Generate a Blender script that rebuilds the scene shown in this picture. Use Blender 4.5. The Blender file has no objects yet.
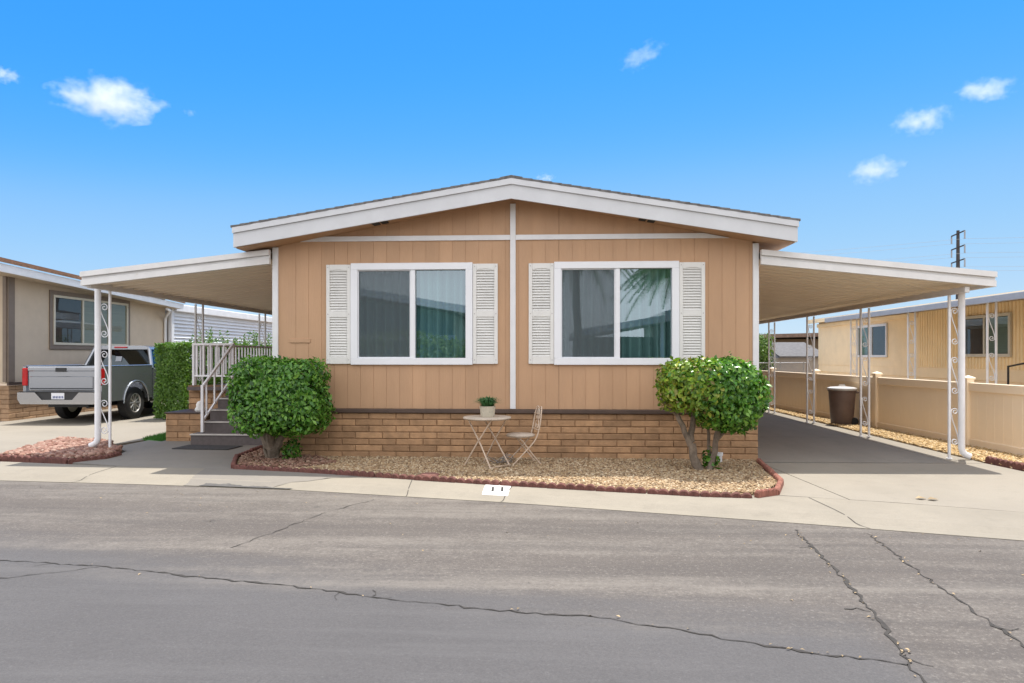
import bpy, math, random
import numpy as np
from mathutils import Vector, Matrix
R = math.radians
rng = random.Random(7)
nrng = np.random.default_rng(11)
sc = bpy.context.scene
COL = sc.collection

# ------------------------------------------------------------------ helpers
def lin(r, g, b):
    f = lambda v: (v/255/12.92) if v/255 <= .04045 else ((v/255+.055)/1.055)**2.4
    return (f(r), f(g), f(b), 1.0)

def wloc(o):
    v = Vector((0, 0, 0))
    while o is not None:
        v += o.location; o = o.parent
    return v

def tag(o, label=None, cat=None, group=None, kind=None):
    if label: o['label'] = label
    if cat: o['category'] = cat
    if group: o['group'] = group
    if kind: o['kind'] = kind
    return o

def empty(name, loc=(0, 0, 0), label=None, cat=None, group=None, rz=0):
    o = bpy.data.objects.new(name, None); COL.objects.link(o)
    o.empty_display_size = .2
    o.location = loc; o.rotation_euler = (0, 0, rz)
    return tag(o, label, cat, group)

def copy_tree(o, parent=None):
    c = o.copy(); COL.objects.link(c); c.parent = parent
    for ch in list(o.children):
        copy_tree(ch, c)
    return c

class MB:
    def __init__(s): s.v = []; s.f = []; s.m = []
    def face(s, pts, m=0):
        n = len(s.v); s.v += [tuple(p) for p in pts]; s.f.append(tuple(range(n, n+len(pts)))); s.m.append(m)
    def raw(s, vs, fs, m=0):
        n = len(s.v); s.v += [tuple(p) for p in vs]
        for f in fs: s.f.append(tuple(i+n for i in f)); s.m.append(m)
    def box(s, x0, x1, y0, y1, z0, z1, m=0, bev=0.0):
        if bev <= 0:
            s.raw([(x0,y0,z0),(x1,y0,z0),(x1,y1,z0),(x0,y1,z0),(x0,y0,z1),(x1,y0,z1),(x1,y1,z1),(x0,y1,z1)],
                  [(0,3,2,1),(4,5,6,7),(0,1,5,4),(1,2,6,5),(2,3,7,6),(3,0,4,7)], m)
        else:
            s.obox(((x0+x1)/2,(y0+y1)/2,(z0+z1)/2), ((x1-x0)/2,(y1-y0)/2,(z1-z0)/2), Matrix.Identity(3), m, bev)
    def obox(s, c, h, rot, m=0, bev=0.0):
        c = Vector(c); b = min(bev, min(h)*.9)
        if b <= 0:
            vs = [c+rot@Vector((sx*h[0],sy*h[1],sz*h[2])) for sz in(-1,1) for sy in(-1,1) for sx in(-1,1)]
            s.raw(vs, [(0,2,3,1),(4,5,7,6),(0,1,5,4),(1,3,7,5),(3,2,6,7),(2,0,4,6)], m); return
        idx = {}; vs = []
        for sx in(-1,1):
            for sy in(-1,1):
                for sz in(-1,1):
                    for a in range(3):
                        p = [sx*(h[0]-b), sy*(h[1]-b), sz*(h[2]-b)]
                        p[a] = (sx,sy,sz)[a]*h[a]
                        idx[(sx,sy,sz,a)] = len(vs); vs.append(c+rot@Vector(p))
        fs = []
        for a in range(3):
            o1, o2 = [(1,2),(2,0),(0,1)][a]
            for sg in(-1,1):
                q = []
                for (u, w) in ((-1,-1),(1,-1),(1,1),(-1,1)):
                    k = [0,0,0]; k[a]=sg; k[o1]=u; k[o2]=w; q.append(idx[(*k,a)])
                fs.append(tuple(q if sg > 0 else q[::-1]))
            for u in(-1,1):
                for w in(-1,1):   # edges along axis a
                    k0=[0,0,0];k1=[0,0,0]; k0[a]=-1;k1[a]=1; k0[o1]=k1[o1]=u; k0[o2]=k1[o2]=w
                    fs.append((idx[(*k0,o1)],idx[(*k1,o1)],idx[(*k1,o2)],idx[(*k0,o2)]) if u*w>0 else
                              (idx[(*k0,o2)],idx[(*k1,o2)],idx[(*k1,o1)],idx[(*k0,o1)]))
        for sx in(-1,1):
            for sy in(-1,1):
                for sz in(-1,1):
                    t=(idx[(sx,sy,sz,0)],idx[(sx,sy,sz,1)],idx[(sx,sy,sz,2)])
                    fs.append(t if sx*sy*sz>0 else t[::-1])
        s.raw(vs, fs, m)
    def bar(s, a, b, w, h, m=0, up=(0,0,1), bev=0.0):
        a=Vector(a);b=Vector(b);d=(b-a);L=d.length;d.normalize();u=Vector(up)
        x=d.cross(u)
        if x.length<1e-4: x=d.cross(Vector((0,1,0)))
        x.normalize();u=x.cross(d)
        rot=Matrix((x,d,u)).transposed()
        s.obox((a+b)/2,(w/2,L/2,h/2),rot,m,bev)
    def tube(s, pts, r, m=0, n=8, closed=False, caps=True):
        pts=[Vector(p) for p in pts]; N=len(pts)
        rs = r if isinstance(r,(list,tuple)) else [r]*N
        base=len(s.v); ref=None
        for i,p in enumerate(pts):
            if closed: d=pts[(i+1)%N]-pts[i-1]
            else: d=pts[min(i+1,N-1)]-pts[max(i-1,0)]
            d.normalize()
            if ref is None:
                ref=d.cross(Vector((0,0,1)))
                if ref.length<.05: ref=d.cross(Vector((0,1,0)))
            ref=(ref-d*ref.dot(d)); ref.normalize(); q=d.cross(ref)
            for k in range(n):
                t=2*math.pi*k/n
                s.v.append(tuple(p+(ref*math.cos(t)+q*math.sin(t))*rs[i]))
        for i in range(N if closed else N-1):
            j=(i+1)%N
            for k in range(n):
                l=(k+1)%n
                s.f.append((base+i*n+k,base+j*n+k,base+j*n+l,base+i*n+l)); s.m.append(m)
        if caps and not closed:
            s.f.append(tuple(base+k for k in range(n))); s.m.append(m)
            s.f.append(tuple(base+(N-1)*n+k for k in range(n))[::-1]); s.m.append(m)
    def lathe(s, prof, c=(0,0,0), n=24, m=0, axis='z', caps=True):
        base=len(s.v)
        for (r,z) in prof:
            for k in range(n):
                t=2*math.pi*k/n
                p=(r*math.cos(t),r*math.sin(t),z)
                if axis=='x': p=(z,p[0],p[1])
                if axis=='y': p=(p[1],z,p[0])
                s.v.append((p[0]+c[0],p[1]+c[1],p[2]+c[2]))
        for i in range(len(prof)-1):
            for k in range(n):
                l=(k+1)%n
                s.f.append((base+i*n+k,base+i*n+l,base+(i+1)*n+l,base+(i+1)*n+k)); s.m.append(m)
        for i,rev in ((0,True),(len(prof)-1,False)):
            if caps and prof[i][0]>1e-5:
                q=tuple(base+i*n+k for k in range(n)); s.f.append(q[::-1] if rev else q); s.m.append(m)
    def prism(s, poly, a0, a1, axis='y', m=0):
        """poly: 2-D outline; axis y: (x,z) outline extruded in y; x: (y,z); z: (x,y)"""
        P={'y':lambda p,a:(p[0],a,p[1]),'x':lambda p,a:(a,p[0],p[1]),'z':lambda p,a:(p[0],p[1],a)}[axis]
        n=len(poly)
        vs=[P(p,a0) for p in poly]+[P(p,a1) for p in poly]
        fs=[tuple(range(n)),tuple(range(n,2*n))[::-1]]+[(i,i+n,(i+1)%n+n,(i+1)%n) for i in range(n)]
        s.raw(vs,fs,m)
    def build(s, name, mats, parent=None, smooth=False, fix=True):
        if not isinstance(mats,(list,tuple)): mats=[mats]
        me=bpy.data.meshes.new(name)
        o0=wloc(parent) if parent is not None else Vector((0,0,0))
        me.from_pydata([(x-o0.x,y-o0.y,z-o0.z) for x,y,z in s.v],[],s.f)
        for m in mats: me.materials.append(m)
        me.polygons.foreach_set('material_index',s.m)
        if smooth: me.polygons.foreach_set('use_smooth',[True]*len(s.f))
        me.validate(); me.update()
        if fix:
            import bmesh
            bm=bmesh.new(); bm.from_mesh(me); bmesh.ops.recalc_face_normals(bm,faces=bm.faces); bm.to_mesh(me); bm.free()
        if smooth: 
            try: me.set_sharp_from_angle(angle=R(40))
            except Exception: pass
        o=bpy.data.objects.new(name,me); COL.objects.link(o)
        if parent is not None: o.parent=parent
        return o

def npmesh(name, V, F, mats, parent=None, smooth=False, midx=None):
    """fast mesh from numpy arrays of verts (n,3) and tris/quads (m,k)"""
    me=bpy.data.meshes.new(name); k=F.shape[1]
    if parent is not None:
        w=wloc(parent); V=V-np.array([w.x,w.y,w.z])
    me.vertices.add(len(V)); me.vertices.foreach_set('co',V.astype(np.float32).ravel())
    me.loops.add(F.size); me.loops.foreach_set('vertex_index',F.astype(np.int32).ravel())
    me.polygons.add(len(F)); me.polygons.foreach_set('loop_start',np.arange(0,F.size,k,dtype=np.int32))
    if not isinstance(mats,(list,tuple)): mats=[mats]
    for m in mats: me.materials.append(m)
    if midx is not None: me.polygons.foreach_set('material_index',midx.astype(np.int32))
    if smooth: me.polygons.foreach_set('use_smooth',np.ones(len(F),dtype=bool))
    me.update(calc_edges=True); me.validate()
    o=bpy.data.objects.new(name,me); COL.objects.link(o)
    if parent is not None: o.parent=parent
    return o

# ------------------------------------------------------------------ materials
class NT:
    def __init__(s,name):
        s.mat=bpy.data.materials.new(name); s.mat.use_nodes=True
        s.t=s.mat.node_tree; s.b=s.t.nodes['Principled BSDF']; s.o=s.t.nodes['Material Output']
    def n(s,typ,**k):
        x=s.t.nodes.new(typ)
        for a,b in k.items(): setattr(x,a,b)
        return x
    def l(s,a,b): s.t.links.new(a,b)
    def coord(s,mode='Object'):
        if mode=='World': return s.n('ShaderNodeNewGeometry').outputs['Position']
        return s.n('ShaderNodeTexCoord').outputs[mode]
    def noise(s,vec,scale,detail=4,rough=.6,stretch=None,rotz=0):
        if stretch is not None or rotz:
            mp=s.n('ShaderNodeMapping'); mp.inputs['Scale'].default_value=stretch or (1,1,1); mp.inputs['Rotation'].default_value=(0,0,rotz)
            s.l(vec,mp.inputs['Vector']); vec=mp.outputs[0]
        x=s.n('ShaderNodeTexNoise'); x.inputs['Scale'].default_value=scale; x.inputs['Detail'].default_value=detail; x.inputs['Roughness'].default_value=rough
        s.l(vec,x.inputs['Vector']); return x.outputs['Fac']
    def ramp(s,fac,stops):
        r=s.n('ShaderNodeValToRGB'); e=r.color_ramp.elements
        while len(e)<len(stops): e.new(.5)
        for i,(p,c) in enumerate(stops):
            e[i].position=p; e[i].color=c if len(c)==4 else (*c,1)
        s.l(fac,r.inputs['Fac']); return r.outputs['Color']
    def mix(s,fac,a,b,blend='MIX'):
        m=s.n('ShaderNodeMix',data_type='RGBA',blend_type=blend)
        for sock,v in ((m.inputs['Factor'],fac),(m.inputs['A'],a),(m.inputs['B'],b)):
            if isinstance(v,(int,float)): sock.default_value=v
            elif isinstance(v,tuple): sock.default_value=v
            else: s.l(v,sock)
        # RGBA sockets are the ones named A/B of colour type
        return m.outputs['Result']
    def bump(s,h,strength=.3,dist=.01):
        b=s.n('ShaderNodeBump'); b.inputs['Strength'].default_value=strength; b.inputs['Distance'].default_value=dist
        s.l(h,b.inputs['Height']); s.l(b.outputs[0],s.b.inputs['Normal'])
    def set(s,color=None,rough=None,metal=None,spec=None):
        for nm,v in (('Base Color',color),('Roughness',rough),('Metallic',metal),('Specular IOR Level',spec)):
            if v is None: continue
            if isinstance(v,(int,float,tuple)): s.b.inputs[nm].default_value=v
            else: s.l(v,s.b.inputs[nm])
        return s.mat

def mixcol(t,fac,a,b,blend='MIX'):
    m=t.n('ShaderNodeMix',data_type='RGBA',blend_type=blend)
    ins=[i for i in m.inputs if i.type=='RGBA']; fi=m.inputs[0]
    for sock,v in ((fi,fac),(ins[0],a),(ins[1],b)):
        if isinstance(v,(int,float,tuple)): sock.default_value=v
        else: t.l(v,sock)
    return [o for o in m.outputs if o.type=='RGBA'][0]

def paint(name,c,rough=.5,var=.08,scale=3.,bumps=None,metal=0.,spec=.5,stretch=None,island=0.,dirt=None):
    t=NT(name); co=t.coord('Object')
    f=t.noise(co,scale,5,.65,stretch)
    dk=tuple(max(0,x*(1-var*1.6)) for x in c[:3])+(1,); lt=tuple(min(1,x*(1+var)) for x in c[:3])+(1,)
    col=t.ramp(f,[(.3,dk),(.7,lt)])
    if island>0:
        g=t.n('ShaderNodeNewGeometry').outputs['Random Per Island']
        k=t.ramp(g,[(0,(1-island,)*3),(1,(1+island*.6,)*3)])
        col=mixcol(t,1.0,col,k,'MULTIPLY')
    if dirt:
        f2=t.noise(co,dirt[0],6,.75)
        fr=t.ramp(f2,[(dirt[1],(0,0,0)),(dirt[1]+.15,(1,1,1))])
        col=mixcol(t,fr,col,dirt[2])
    rr=t.ramp(t.noise(co,scale*2.3,3),[(.3,(max(0,rough-.08),)*3),(.7,(min(1,rough+.08),)*3)])
    t.set(col,rr,metal,spec)
    if bumps: t.bump(t.noise(co,bumps[0],5,.6,bumps[2] if len(bumps)>2 else None),bumps[1],.01)
    return t.mat

M={}
M['white']=paint('white_trim_paint',(.74,.74,.75,1),.45,.05,2.5)
M['fascia']=paint('fascia_white',(.60,.61,.63,1),.5,.04,2.5)
M['vinyl']=paint('white_vinyl',(.80,.81,.84,1),.35,.02,2)
M['shutter']=paint('shutter_plastic',(.74,.73,.70,1),.5,.04,4)
M['siding']=paint('tan_siding',(.52,.318,.186,1),.65,.07,1.1,(60,.3,(1,1,.06)),stretch=(1.6,1,.45),dirt=(1.9,.64,(.42,.265,.165,1)),island=.05)
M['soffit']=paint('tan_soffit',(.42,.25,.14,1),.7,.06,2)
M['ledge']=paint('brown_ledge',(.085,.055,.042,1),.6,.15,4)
M['slump']=paint('slump_block',(.44,.262,.140,1),.85,.16,7,(30,.6),island=.24,dirt=(3.5,.66,(.36,.235,.15,1)))
M['mortar']=paint('mortar',(.25,.15,.08,1),.95,.15,9)
M['shingle']=paint('grey_shingle',(.17,.16,.155,1),.95,.3,12,(40,.6))
M['shingle_brown']=paint('brown_shingle',(.20,.11,.065,1),.95,.3,12,(40,.6),island=.3)
M['pan']=paint('carport_pan',(.86,.77,.64,1),.5,.04,2,stretch=(.2,3,1))
M['carport']=paint('carport_enamel',(.72,.71,.70,1),.42,.05,3,dirt=(2.2,.66,(.55,.50,.43,1)))
M['post']=paint('post_enamel',(.80,.80,.82,1),.4,.05,5,dirt=(6,.68,(.35,.27,.2,1)))
M['rail']=paint('railing_enamel',(.84,.84,.86,1),.4,.04,5,dirt=(9,.76,(.55,.48,.42,1)))
M['postgrey']=paint('grey_post_enamel',(.52,.51,.5,1),.5,.08,5)  # plain greyer enamel for the rear posts on the left
M['gravel']=None
M['red_edge']=paint('red_concrete',(.155,.062,.050,1),.9,.25,12,(60,.5),island=.2)
M['pinkedge']=paint('terracotta_concrete',(.30,.12,.085,1),.9,.25,12,(60,.5),island=.2)
M['dark']=paint('dark_void',(.02,.018,.016,1),.8,.1,4)
M['rubber']=paint('tyre_rubber',(.018,.018,.019,1),.75,.15,10)
M['blackplastic']=paint('black_plastic',(.02,.021,.023,1),.45,.1,8)
M['chrome']=paint('bumper_chrome',(.62,.62,.62,1),.18,.03,4,metal=1.0)
M['alloy']=paint('alloy_rim',(.55,.54,.52,1),.35,.05,5,metal=.8)
M['truck']=paint('grey_metallic',(.38,.39,.41,1),.30,.0,1,metal=.65)
_t=NT('grey_car_paint'); _t.set((.33,.35,.38,1),.22,.72,.5); _t.b.inputs['Coat Weight'].default_value=.6; _t.b.inputs['Coat Roughness'].default_value=.06; M['truck']=_t.mat
_t=NT('chrome_plain'); _t.set((.55,.55,.55,1),.16,1.0,.5); M['chrome']=_t.mat
M['redlens']=paint('red_lens',(.42,.012,.015,1),.15,.1,6)
M['bark']=paint('grey_bark',(.21,.165,.125,1),.9,.3,9,(40,.8,(1,1,.25)))
M['iron']=paint('rusty_cream_iron',(.60,.47,.36,1),.6,.08,14,dirt=(20,.60,(.24,.12,.07,1)))
M['step']=paint('step_carpet',(.135,.115,.112,1),.95,.12,14,(150,.4))
M['nosing']=paint('step_nosing',(.55,.52,.48,1),.6,.06,8)
M['mat']=paint('mat_rubber',(.05,.048,.048,1),.95,.15,20,(120,.4))
M['bin']=paint('brown_bin',(.16,.11,.092,1),.5,.08,5)
M['binlid']=paint('bin_lid',(.55,.53,.50,1),.4,.08,5)
M['fence']=paint('cream_fence',(.95,.80,.60,1),.55,.02,1.5,dirt=(1.6,.66,(.80,.63,.44,1)))
M['beige_wall']=paint('beige_wall',(.56,.46,.345,1),.75,.05,2,(50,.15,(1,1,.08)))
M['beige_trim']=paint('taupe_trim',(.20,.155,.12,1),.6,.06,4)
M['wframe']=paint('almond_frame',(.60,.55,.44,1),.5,.04,4)
M['nbrick']=paint('neighbour_slump',(.42,.27,.16,1),.85,.14,7,(30,.5),island=.2)
M['yellow_wall']=paint('yellow_tan_wall',(.95,.73,.42,1),.7,.05,2)
M['cream_wall']=paint('cream_wall',(.94,.74,.47,1),.7,.05,2)
M['blue_metal']=paint('blue_grey_roof_metal',(.36,.38,.42,1),.45,.06,3)
M['greywall']=paint('grey_shed_wall',(.40,.37,.36,1),.8,.06,4)
M['shedroof']=paint('shed_roof',(.12,.115,.115,1),.9,.2,8)
M['brownwall']=paint('brown_house_wall',(.16,.12,.075,1),.85,.1,4)
M['brownroof']=paint('brown_house_roof',(.19,.13,.10,1),.9,.25,8)
M['lap']=paint('white_lap',(.72,.73,.75,1),.5,.04,3)
M['greenwall']=paint('sage_wall',(.16,.30,.25,1),.7,.05,2)
M['galv']=paint('galvanised',(.35,.35,.36,1),.45,.08,6,metal=.6)
M['pole']=paint('steel_pole',(.045,.04,.04,1),.7,.1,3)
M['wire']=paint('wire',(.30,.33,.37,1),.6,.05,3)
M['pot']=paint('patterned_pot',(.55,.50,.40,1),.5,.05,20,dirt=(26,.56,(.16,.18,.10,1)))
M['tabletop']=paint('mosaic_top',(.52,.44,.36,1),.6,.10,20,dirt=(32,.57,(.17,.12,.09,1)))
M['soil']=paint('bare_earth',(.22,.16,.10,1),.95,.2,5)
M['curtain']=paint('sheer_curtain',(.19,.275,.27,1),.9,.04,4)
M['curtain_b']=paint('grey_curtain',(.24,.285,.28,1),.9,.04,4)
M['whitepaint']=paint('kerb_white_paint',(.78,.77,.73,1),.7,.05,10,dirt=(14,.66,(.55,.50,.43,1)))
M['blackpaint']=paint('kerb_black_paint',(.03,.03,.03,1),.7,.1,10)
M['plate']=paint('plate_white',(.75,.77,.82,1),.4,.03,8)
M['plateblue']=paint('plate_blue',(.06,.09,.25,1),.4,.03,8)
M['paver']=paint('red_paver',(.22,.10,.08,1),.9,.2,10,(50,.4))
M['turf']=None
M['dryleaf']=paint('dry_leaf',(.34,.25,.14,1),.8,.2,8,island=.4)

def leafmat(name,cols,rough=.35,trans=.25):
    t=NT(name); g=t.n('ShaderNodeNewGeometry')
    n=len(cols); col=t.ramp(g.outputs['Random Per Island'],[(i/(n-1) if n>1 else 0,c) for i,c in enumerate(cols)])
    t.set(col,rough,0,.45)
    tr=t.n('ShaderNodeBsdfTranslucent')
    c2=mixcol(t,1.0,col,(1.6,1.7,.7,1),'MULTIPLY'); t.l(c2,tr.inputs['Color'])
    m=t.n('ShaderNodeMixShader'); m.inputs[0].default_value=trans
    t.l(t.b.outputs[0],m.inputs[1]); t.l(tr.outputs[0],m.inputs[2]); t.l(m.outputs[0],t.o.inputs['Surface'])
    return t.mat
M['leaf']=leafmat('bush_leaf',[(.022,.075,.012),(.055,.17,.022),(.09,.24,.034),(.20,.38,.06),(.06,.19,.03)],.26)
M['leaf_b']=leafmat('young_bush_leaf',[(.10,.26,.03),(.05,.15,.02),(.17,.36,.05),(.03,.09,.015)],.3)
M['leaf_yel']=leafmat('yellowed_leaf',[(.13,.25,.03),(.26,.38,.04),(.09,.20,.03),(.36,.40,.05),(.15,.11,.05)])
M['leaf_hedge']=leafmat('hedge_leaf',[(.05,.12,.015),(.10,.21,.025),(.07,.16,.018),(.17,.29,.04)],.45)
M['leaf_tree']=leafmat('tree_leaf',[(.06,.13,.02),(.10,.19,.03),(.16,.24,.05)],.5)
M['leaf_palm']=leafmat('palm_leaf',[(.05,.12,.03),(.08,.17,.05)],.4)
M['leaf_grass']=leafmat('grass_blade',[(.03,.12,.012),(.05,.18,.02),(.07,.22,.03)],.6,.15)
M['leaf_pot']=leafmat('pot_plant_leaf',[(.05,.16,.06),(.08,.22,.08)],.5,.15)

def pebmat(name,cols):
    t=NT(name); g=t.n('ShaderNodeNewGeometry'); n=len(cols)
    t.set(t.ramp(g.outputs['Random Per Island'],[(i/(n-1),c) for i,c in enumerate(cols)]),.85,0,.3)
    return t.mat
M['peb']=pebmat('tan_pebble',[(.36,.245,.135),(.22,.14,.08),(.47,.355,.22),(.29,.19,.105),(.60,.49,.34),(.14,.09,.055),(.40,.28,.15)])
M['pebpink']=pebmat('pink_pebble',[(.30,.17,.125),(.20,.10,.075),(.38,.24,.19),(.25,.13,.10),(.42,.31,.25)])
M['pebred']=pebmat('reddish_pebble',[(.24,.13,.09),(.16,.085,.06),(.32,.20,.14),(.20,.11,.08),(.38,.27,.2)])
M['pebgold']=pebmat('gold_pebble',[(.50,.35,.16),(.36,.23,.10),(.60,.46,.26),(.44,.30,.14),(.66,.54,.36)])

def concrete(name,c,stain,stains=.55,fine=.10,stretch=None):
    t=NT(name); co=t.coord('World')
    big=t.noise(co,.55,6,.65,stretch); fin=t.noise(co,70,3,.7); mid=t.noise(co,4,6,.7)
    col=t.ramp(fin,[(.3,tuple(x*(1-fine) for x in c)),(.7,tuple(x*(1+fine*.7) for x in c))])
    col=mixcol(t,t.ramp(big,[(stains-.1,(0,0,0)),(stains+.2,(.8,.8,.8))]),col,(*stain,1))
    col=mixcol(t,t.ramp(mid,[(.55,(0,0,0)),(.8,(.5,.5,.5))]),col,tuple(x*.8 for x in stain)+(1,))
    t.set(col,.9,0,.3); t.bump(fin,.25,.004); return t.mat
M['conc']=concrete('sunny_concrete',(.268,.240,.198),(.215,.192,.158))
M['conc_d']=concrete('shaded_oiled_driveway',(.245,.224,.194),(.16,.147,.132),.52,.10,(1,.3,1))  # oil stains, over a base darkened to stand in for carport shade
M['conc_w']=concrete('walk_concrete',(.235,.217,.19),(.185,.17,.15))
M['bounce_conc']=concrete('pale_bounce_concrete',(.50,.45,.38),(.42,.37,.31))
M['apron']=concrete('kerb_concrete',(.275,.246,.20),(.205,.184,.15),.50)

def asphalt(name):
    t=NT(name); co=t.coord('World'); rz=R(15)
    sx=t.n('ShaderNodeSeparateXYZ'); t.l(co,sx.inputs[0])
    def math_(op,a,b=None,c=None):
        m=t.n('ShaderNodeMath',operation=op)
        for i,v in enumerate((a,b,c)):
            if v is None: continue
            if isinstance(v,(int,float)): m.inputs[i].default_value=v
            else: t.l(v,m.inputs[i])
        return m.outputs[0]
    st=t.noise(co,.9,6,.62,(.16,1.7,1),rz); st2=t.noise(co,2.6,5,.65,(.12,1.5,1),rz)
    blotch=t.noise(co,.5,6,.65); mid=t.noise(co,5,6,.75); fin=t.noise(co,75,4,.9); spk=t.noise(co,30,4,.85)
    # worn brown-grey strip along the kerb, blue-grey sealed lane towards the camera
    d=math_('MULTIPLY_ADD',sx.outputs['X'],.246,sx.outputs['Y']); d=math_('ADD',d,6.05); d=math_('MULTIPLY_ADD',math_('SUBTRACT',st,.5),1.6,d); d=math_('MULTIPLY_ADD',math_('SUBTRACT',mid,.5),.5,d)
    mk=t.n('ShaderNodeMapRange',interpolation_type='SMOOTHSTEP'); mk.inputs['From Min'].default_value=-.35; mk.inputs['From Max'].default_value=.75; t.l(d,mk.inputs['Value'])
    mr=t.n('ShaderNodeMapRange',interpolation_type='SMOOTHSTEP'); mr.inputs['From Min'].default_value=2.25; mr.inputs['From Max'].default_value=2.75; t.l(math_('MULTIPLY_ADD',sx.outputs['Y'],.1,math_('ADD',sx.outputs['X'],.75)),mr.inputs['Value'])
    worn=math_('MAXIMUM',mk.outputs[0],mr.outputs[0])
    seal=t.ramp(fin,[(.30,(.070,.066,.066)),(.70,(.112,.106,.105))])
    seal=mixcol(t,t.ramp(blotch,[(.45,(0,0,0)),(.7,(.45,.45,.45))]),seal,(.072,.069,.070,1))
    seal=mixcol(t,t.ramp(spk,[(.36,(.45,.45,.45)),(.46,(0,0,0))]),seal,(.066,.063,.063,1))
    seal=mixcol(t,t.ramp(spk,[(.58,(0,0,0)),(.70,(.5,.5,.5))]),seal,(.145,.14,.138,1))
    seal=mixcol(t,t.ramp(st2,[(.5,(0,0,0)),(.75,(.5,.5,.5))]),seal,(.125,.120,.119,1))
    old=t.ramp(fin,[(.30,(.072,.062,.055)),(.70,(.135,.118,.105))])
    stg=math_('MULTIPLY_ADD',math_('SUBTRACT',spk,.5),.55,math_('MULTIPLY_ADD',math_('SUBTRACT',mid,.5),.45,st))
    old=mixcol(t,t.ramp(stg,[(.42,(0,0,0)),(.66,(.75,.75,.75))]),old,(.19,.170,.148,1))
    old=mixcol(t,t.ramp(st2,[(.38,(.4,.4,.4)),(.55,(0,0,0))]),old,(.070,.062,.058,1))
    old=mixcol(t,t.ramp(blotch,[(.52,(0,0,0)),(.75,(.5,.5,.5))]),old,(.085,.076,.070,1))
    old=mixcol(t,t.ramp(spk,[(.56,(0,0,0)),(.68,(.75,.75,.75))]),old,(.215,.195,.17,1))
    old=mixcol(t,t.ramp(spk,[(.28,(.6,.6,.6)),(.40,(0,0,0))]),old,(.055,.05,.047,1))
    col=mixcol(t,worn,seal,old)
    # a few oil drips
    oil=t.noise(co,1.7,3,.5)
    col=mixcol(t,t.ramp(oil,[(.70,(0,0,0)),(.76,(.45,.45,.45))]),col,(.045,.043,.042,1))
    rr=t.ramp(blotch,[(.4,(.82,.82,.82)),(.7,(.93,.93,.93))])
    t.set(col,rr,0,.3); t.bump(mixcol(t,.5,fin,spk),.6,.006); return t.mat
M['asph']=asphalt('weathered_asphalt')
M['crack']=paint('crack_dark',(.045,.04,.035,1),.95,.3,30)
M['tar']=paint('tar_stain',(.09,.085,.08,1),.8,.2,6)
M['conc_grey']=concrete('greyer_concrete',(.215,.195,.17),(.18,.165,.145))

def glass(name,tint,ior):
    t=NT(name); t.t.nodes.remove(t.b)
    g=t.n('ShaderNodeBsdfGlossy'); g.inputs['Roughness'].default_value=.008; g.inputs['Color'].default_value=(.78,.92,1,1)
    tr=t.n('ShaderNodeBsdfTransparent'); tr.inputs['Color'].default_value=(*tint,1)
    lw=t.n('ShaderNodeLayerWeight'); lw.inputs['Blend'].default_value=.5; pw=t.n('ShaderNodeMath',operation='POWER'); pw.inputs[1].default_value=5; t.l(lw.outputs['Facing'],pw.inputs[0]); f=t.n('ShaderNodeMath',operation='MULTIPLY_ADD'); f.inputs[1].default_value=1-ior; f.inputs[2].default_value=ior; t.l(pw.outputs[0],f.inputs[0])   # Schlick, the same from both sides
    bn=t.n('ShaderNodeBump'); bn.inputs['Strength'].default_value=.02; bn.inputs['Distance'].default_value=.02
    t.l(t.noise(t.coord('Object'),1.2,2),bn.inputs['Height']); t.l(bn.outputs[0],g.inputs['Normal'])
    m=t.n('ShaderNodeMixShader'); t.l(f.outputs[0],m.inputs[0]); t.l(tr.outputs[0],m.inputs[1]); t.l(g.outputs[0],m.inputs[2])
    t.l(m.outputs[0],t.o.inputs['Surface']); return t.mat
M['glass']=glass('window_glass',(.74,.88,.88),.23)
M['glass_dim']=glass('plain_glass',(.80,.86,.84),.07)
M['autoglass']=glass('auto_glass',(.05,.06,.075),.09)
def screenmat():
    t=NT('insect_screen'); tr=t.n('ShaderNodeBsdfTransparent'); m=t.n('ShaderNodeMixShader')
    t.set((.12,.145,.16,1),.8); m.inputs[0].default_value=.30
    t.l(tr.outputs[0],m.inputs[1]); t.l(t.b.outputs[0],m.inputs[2]); t.l(m.outputs[0],t.o.inputs['Surface']); return t.mat
M['screen']=screenmat()
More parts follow.
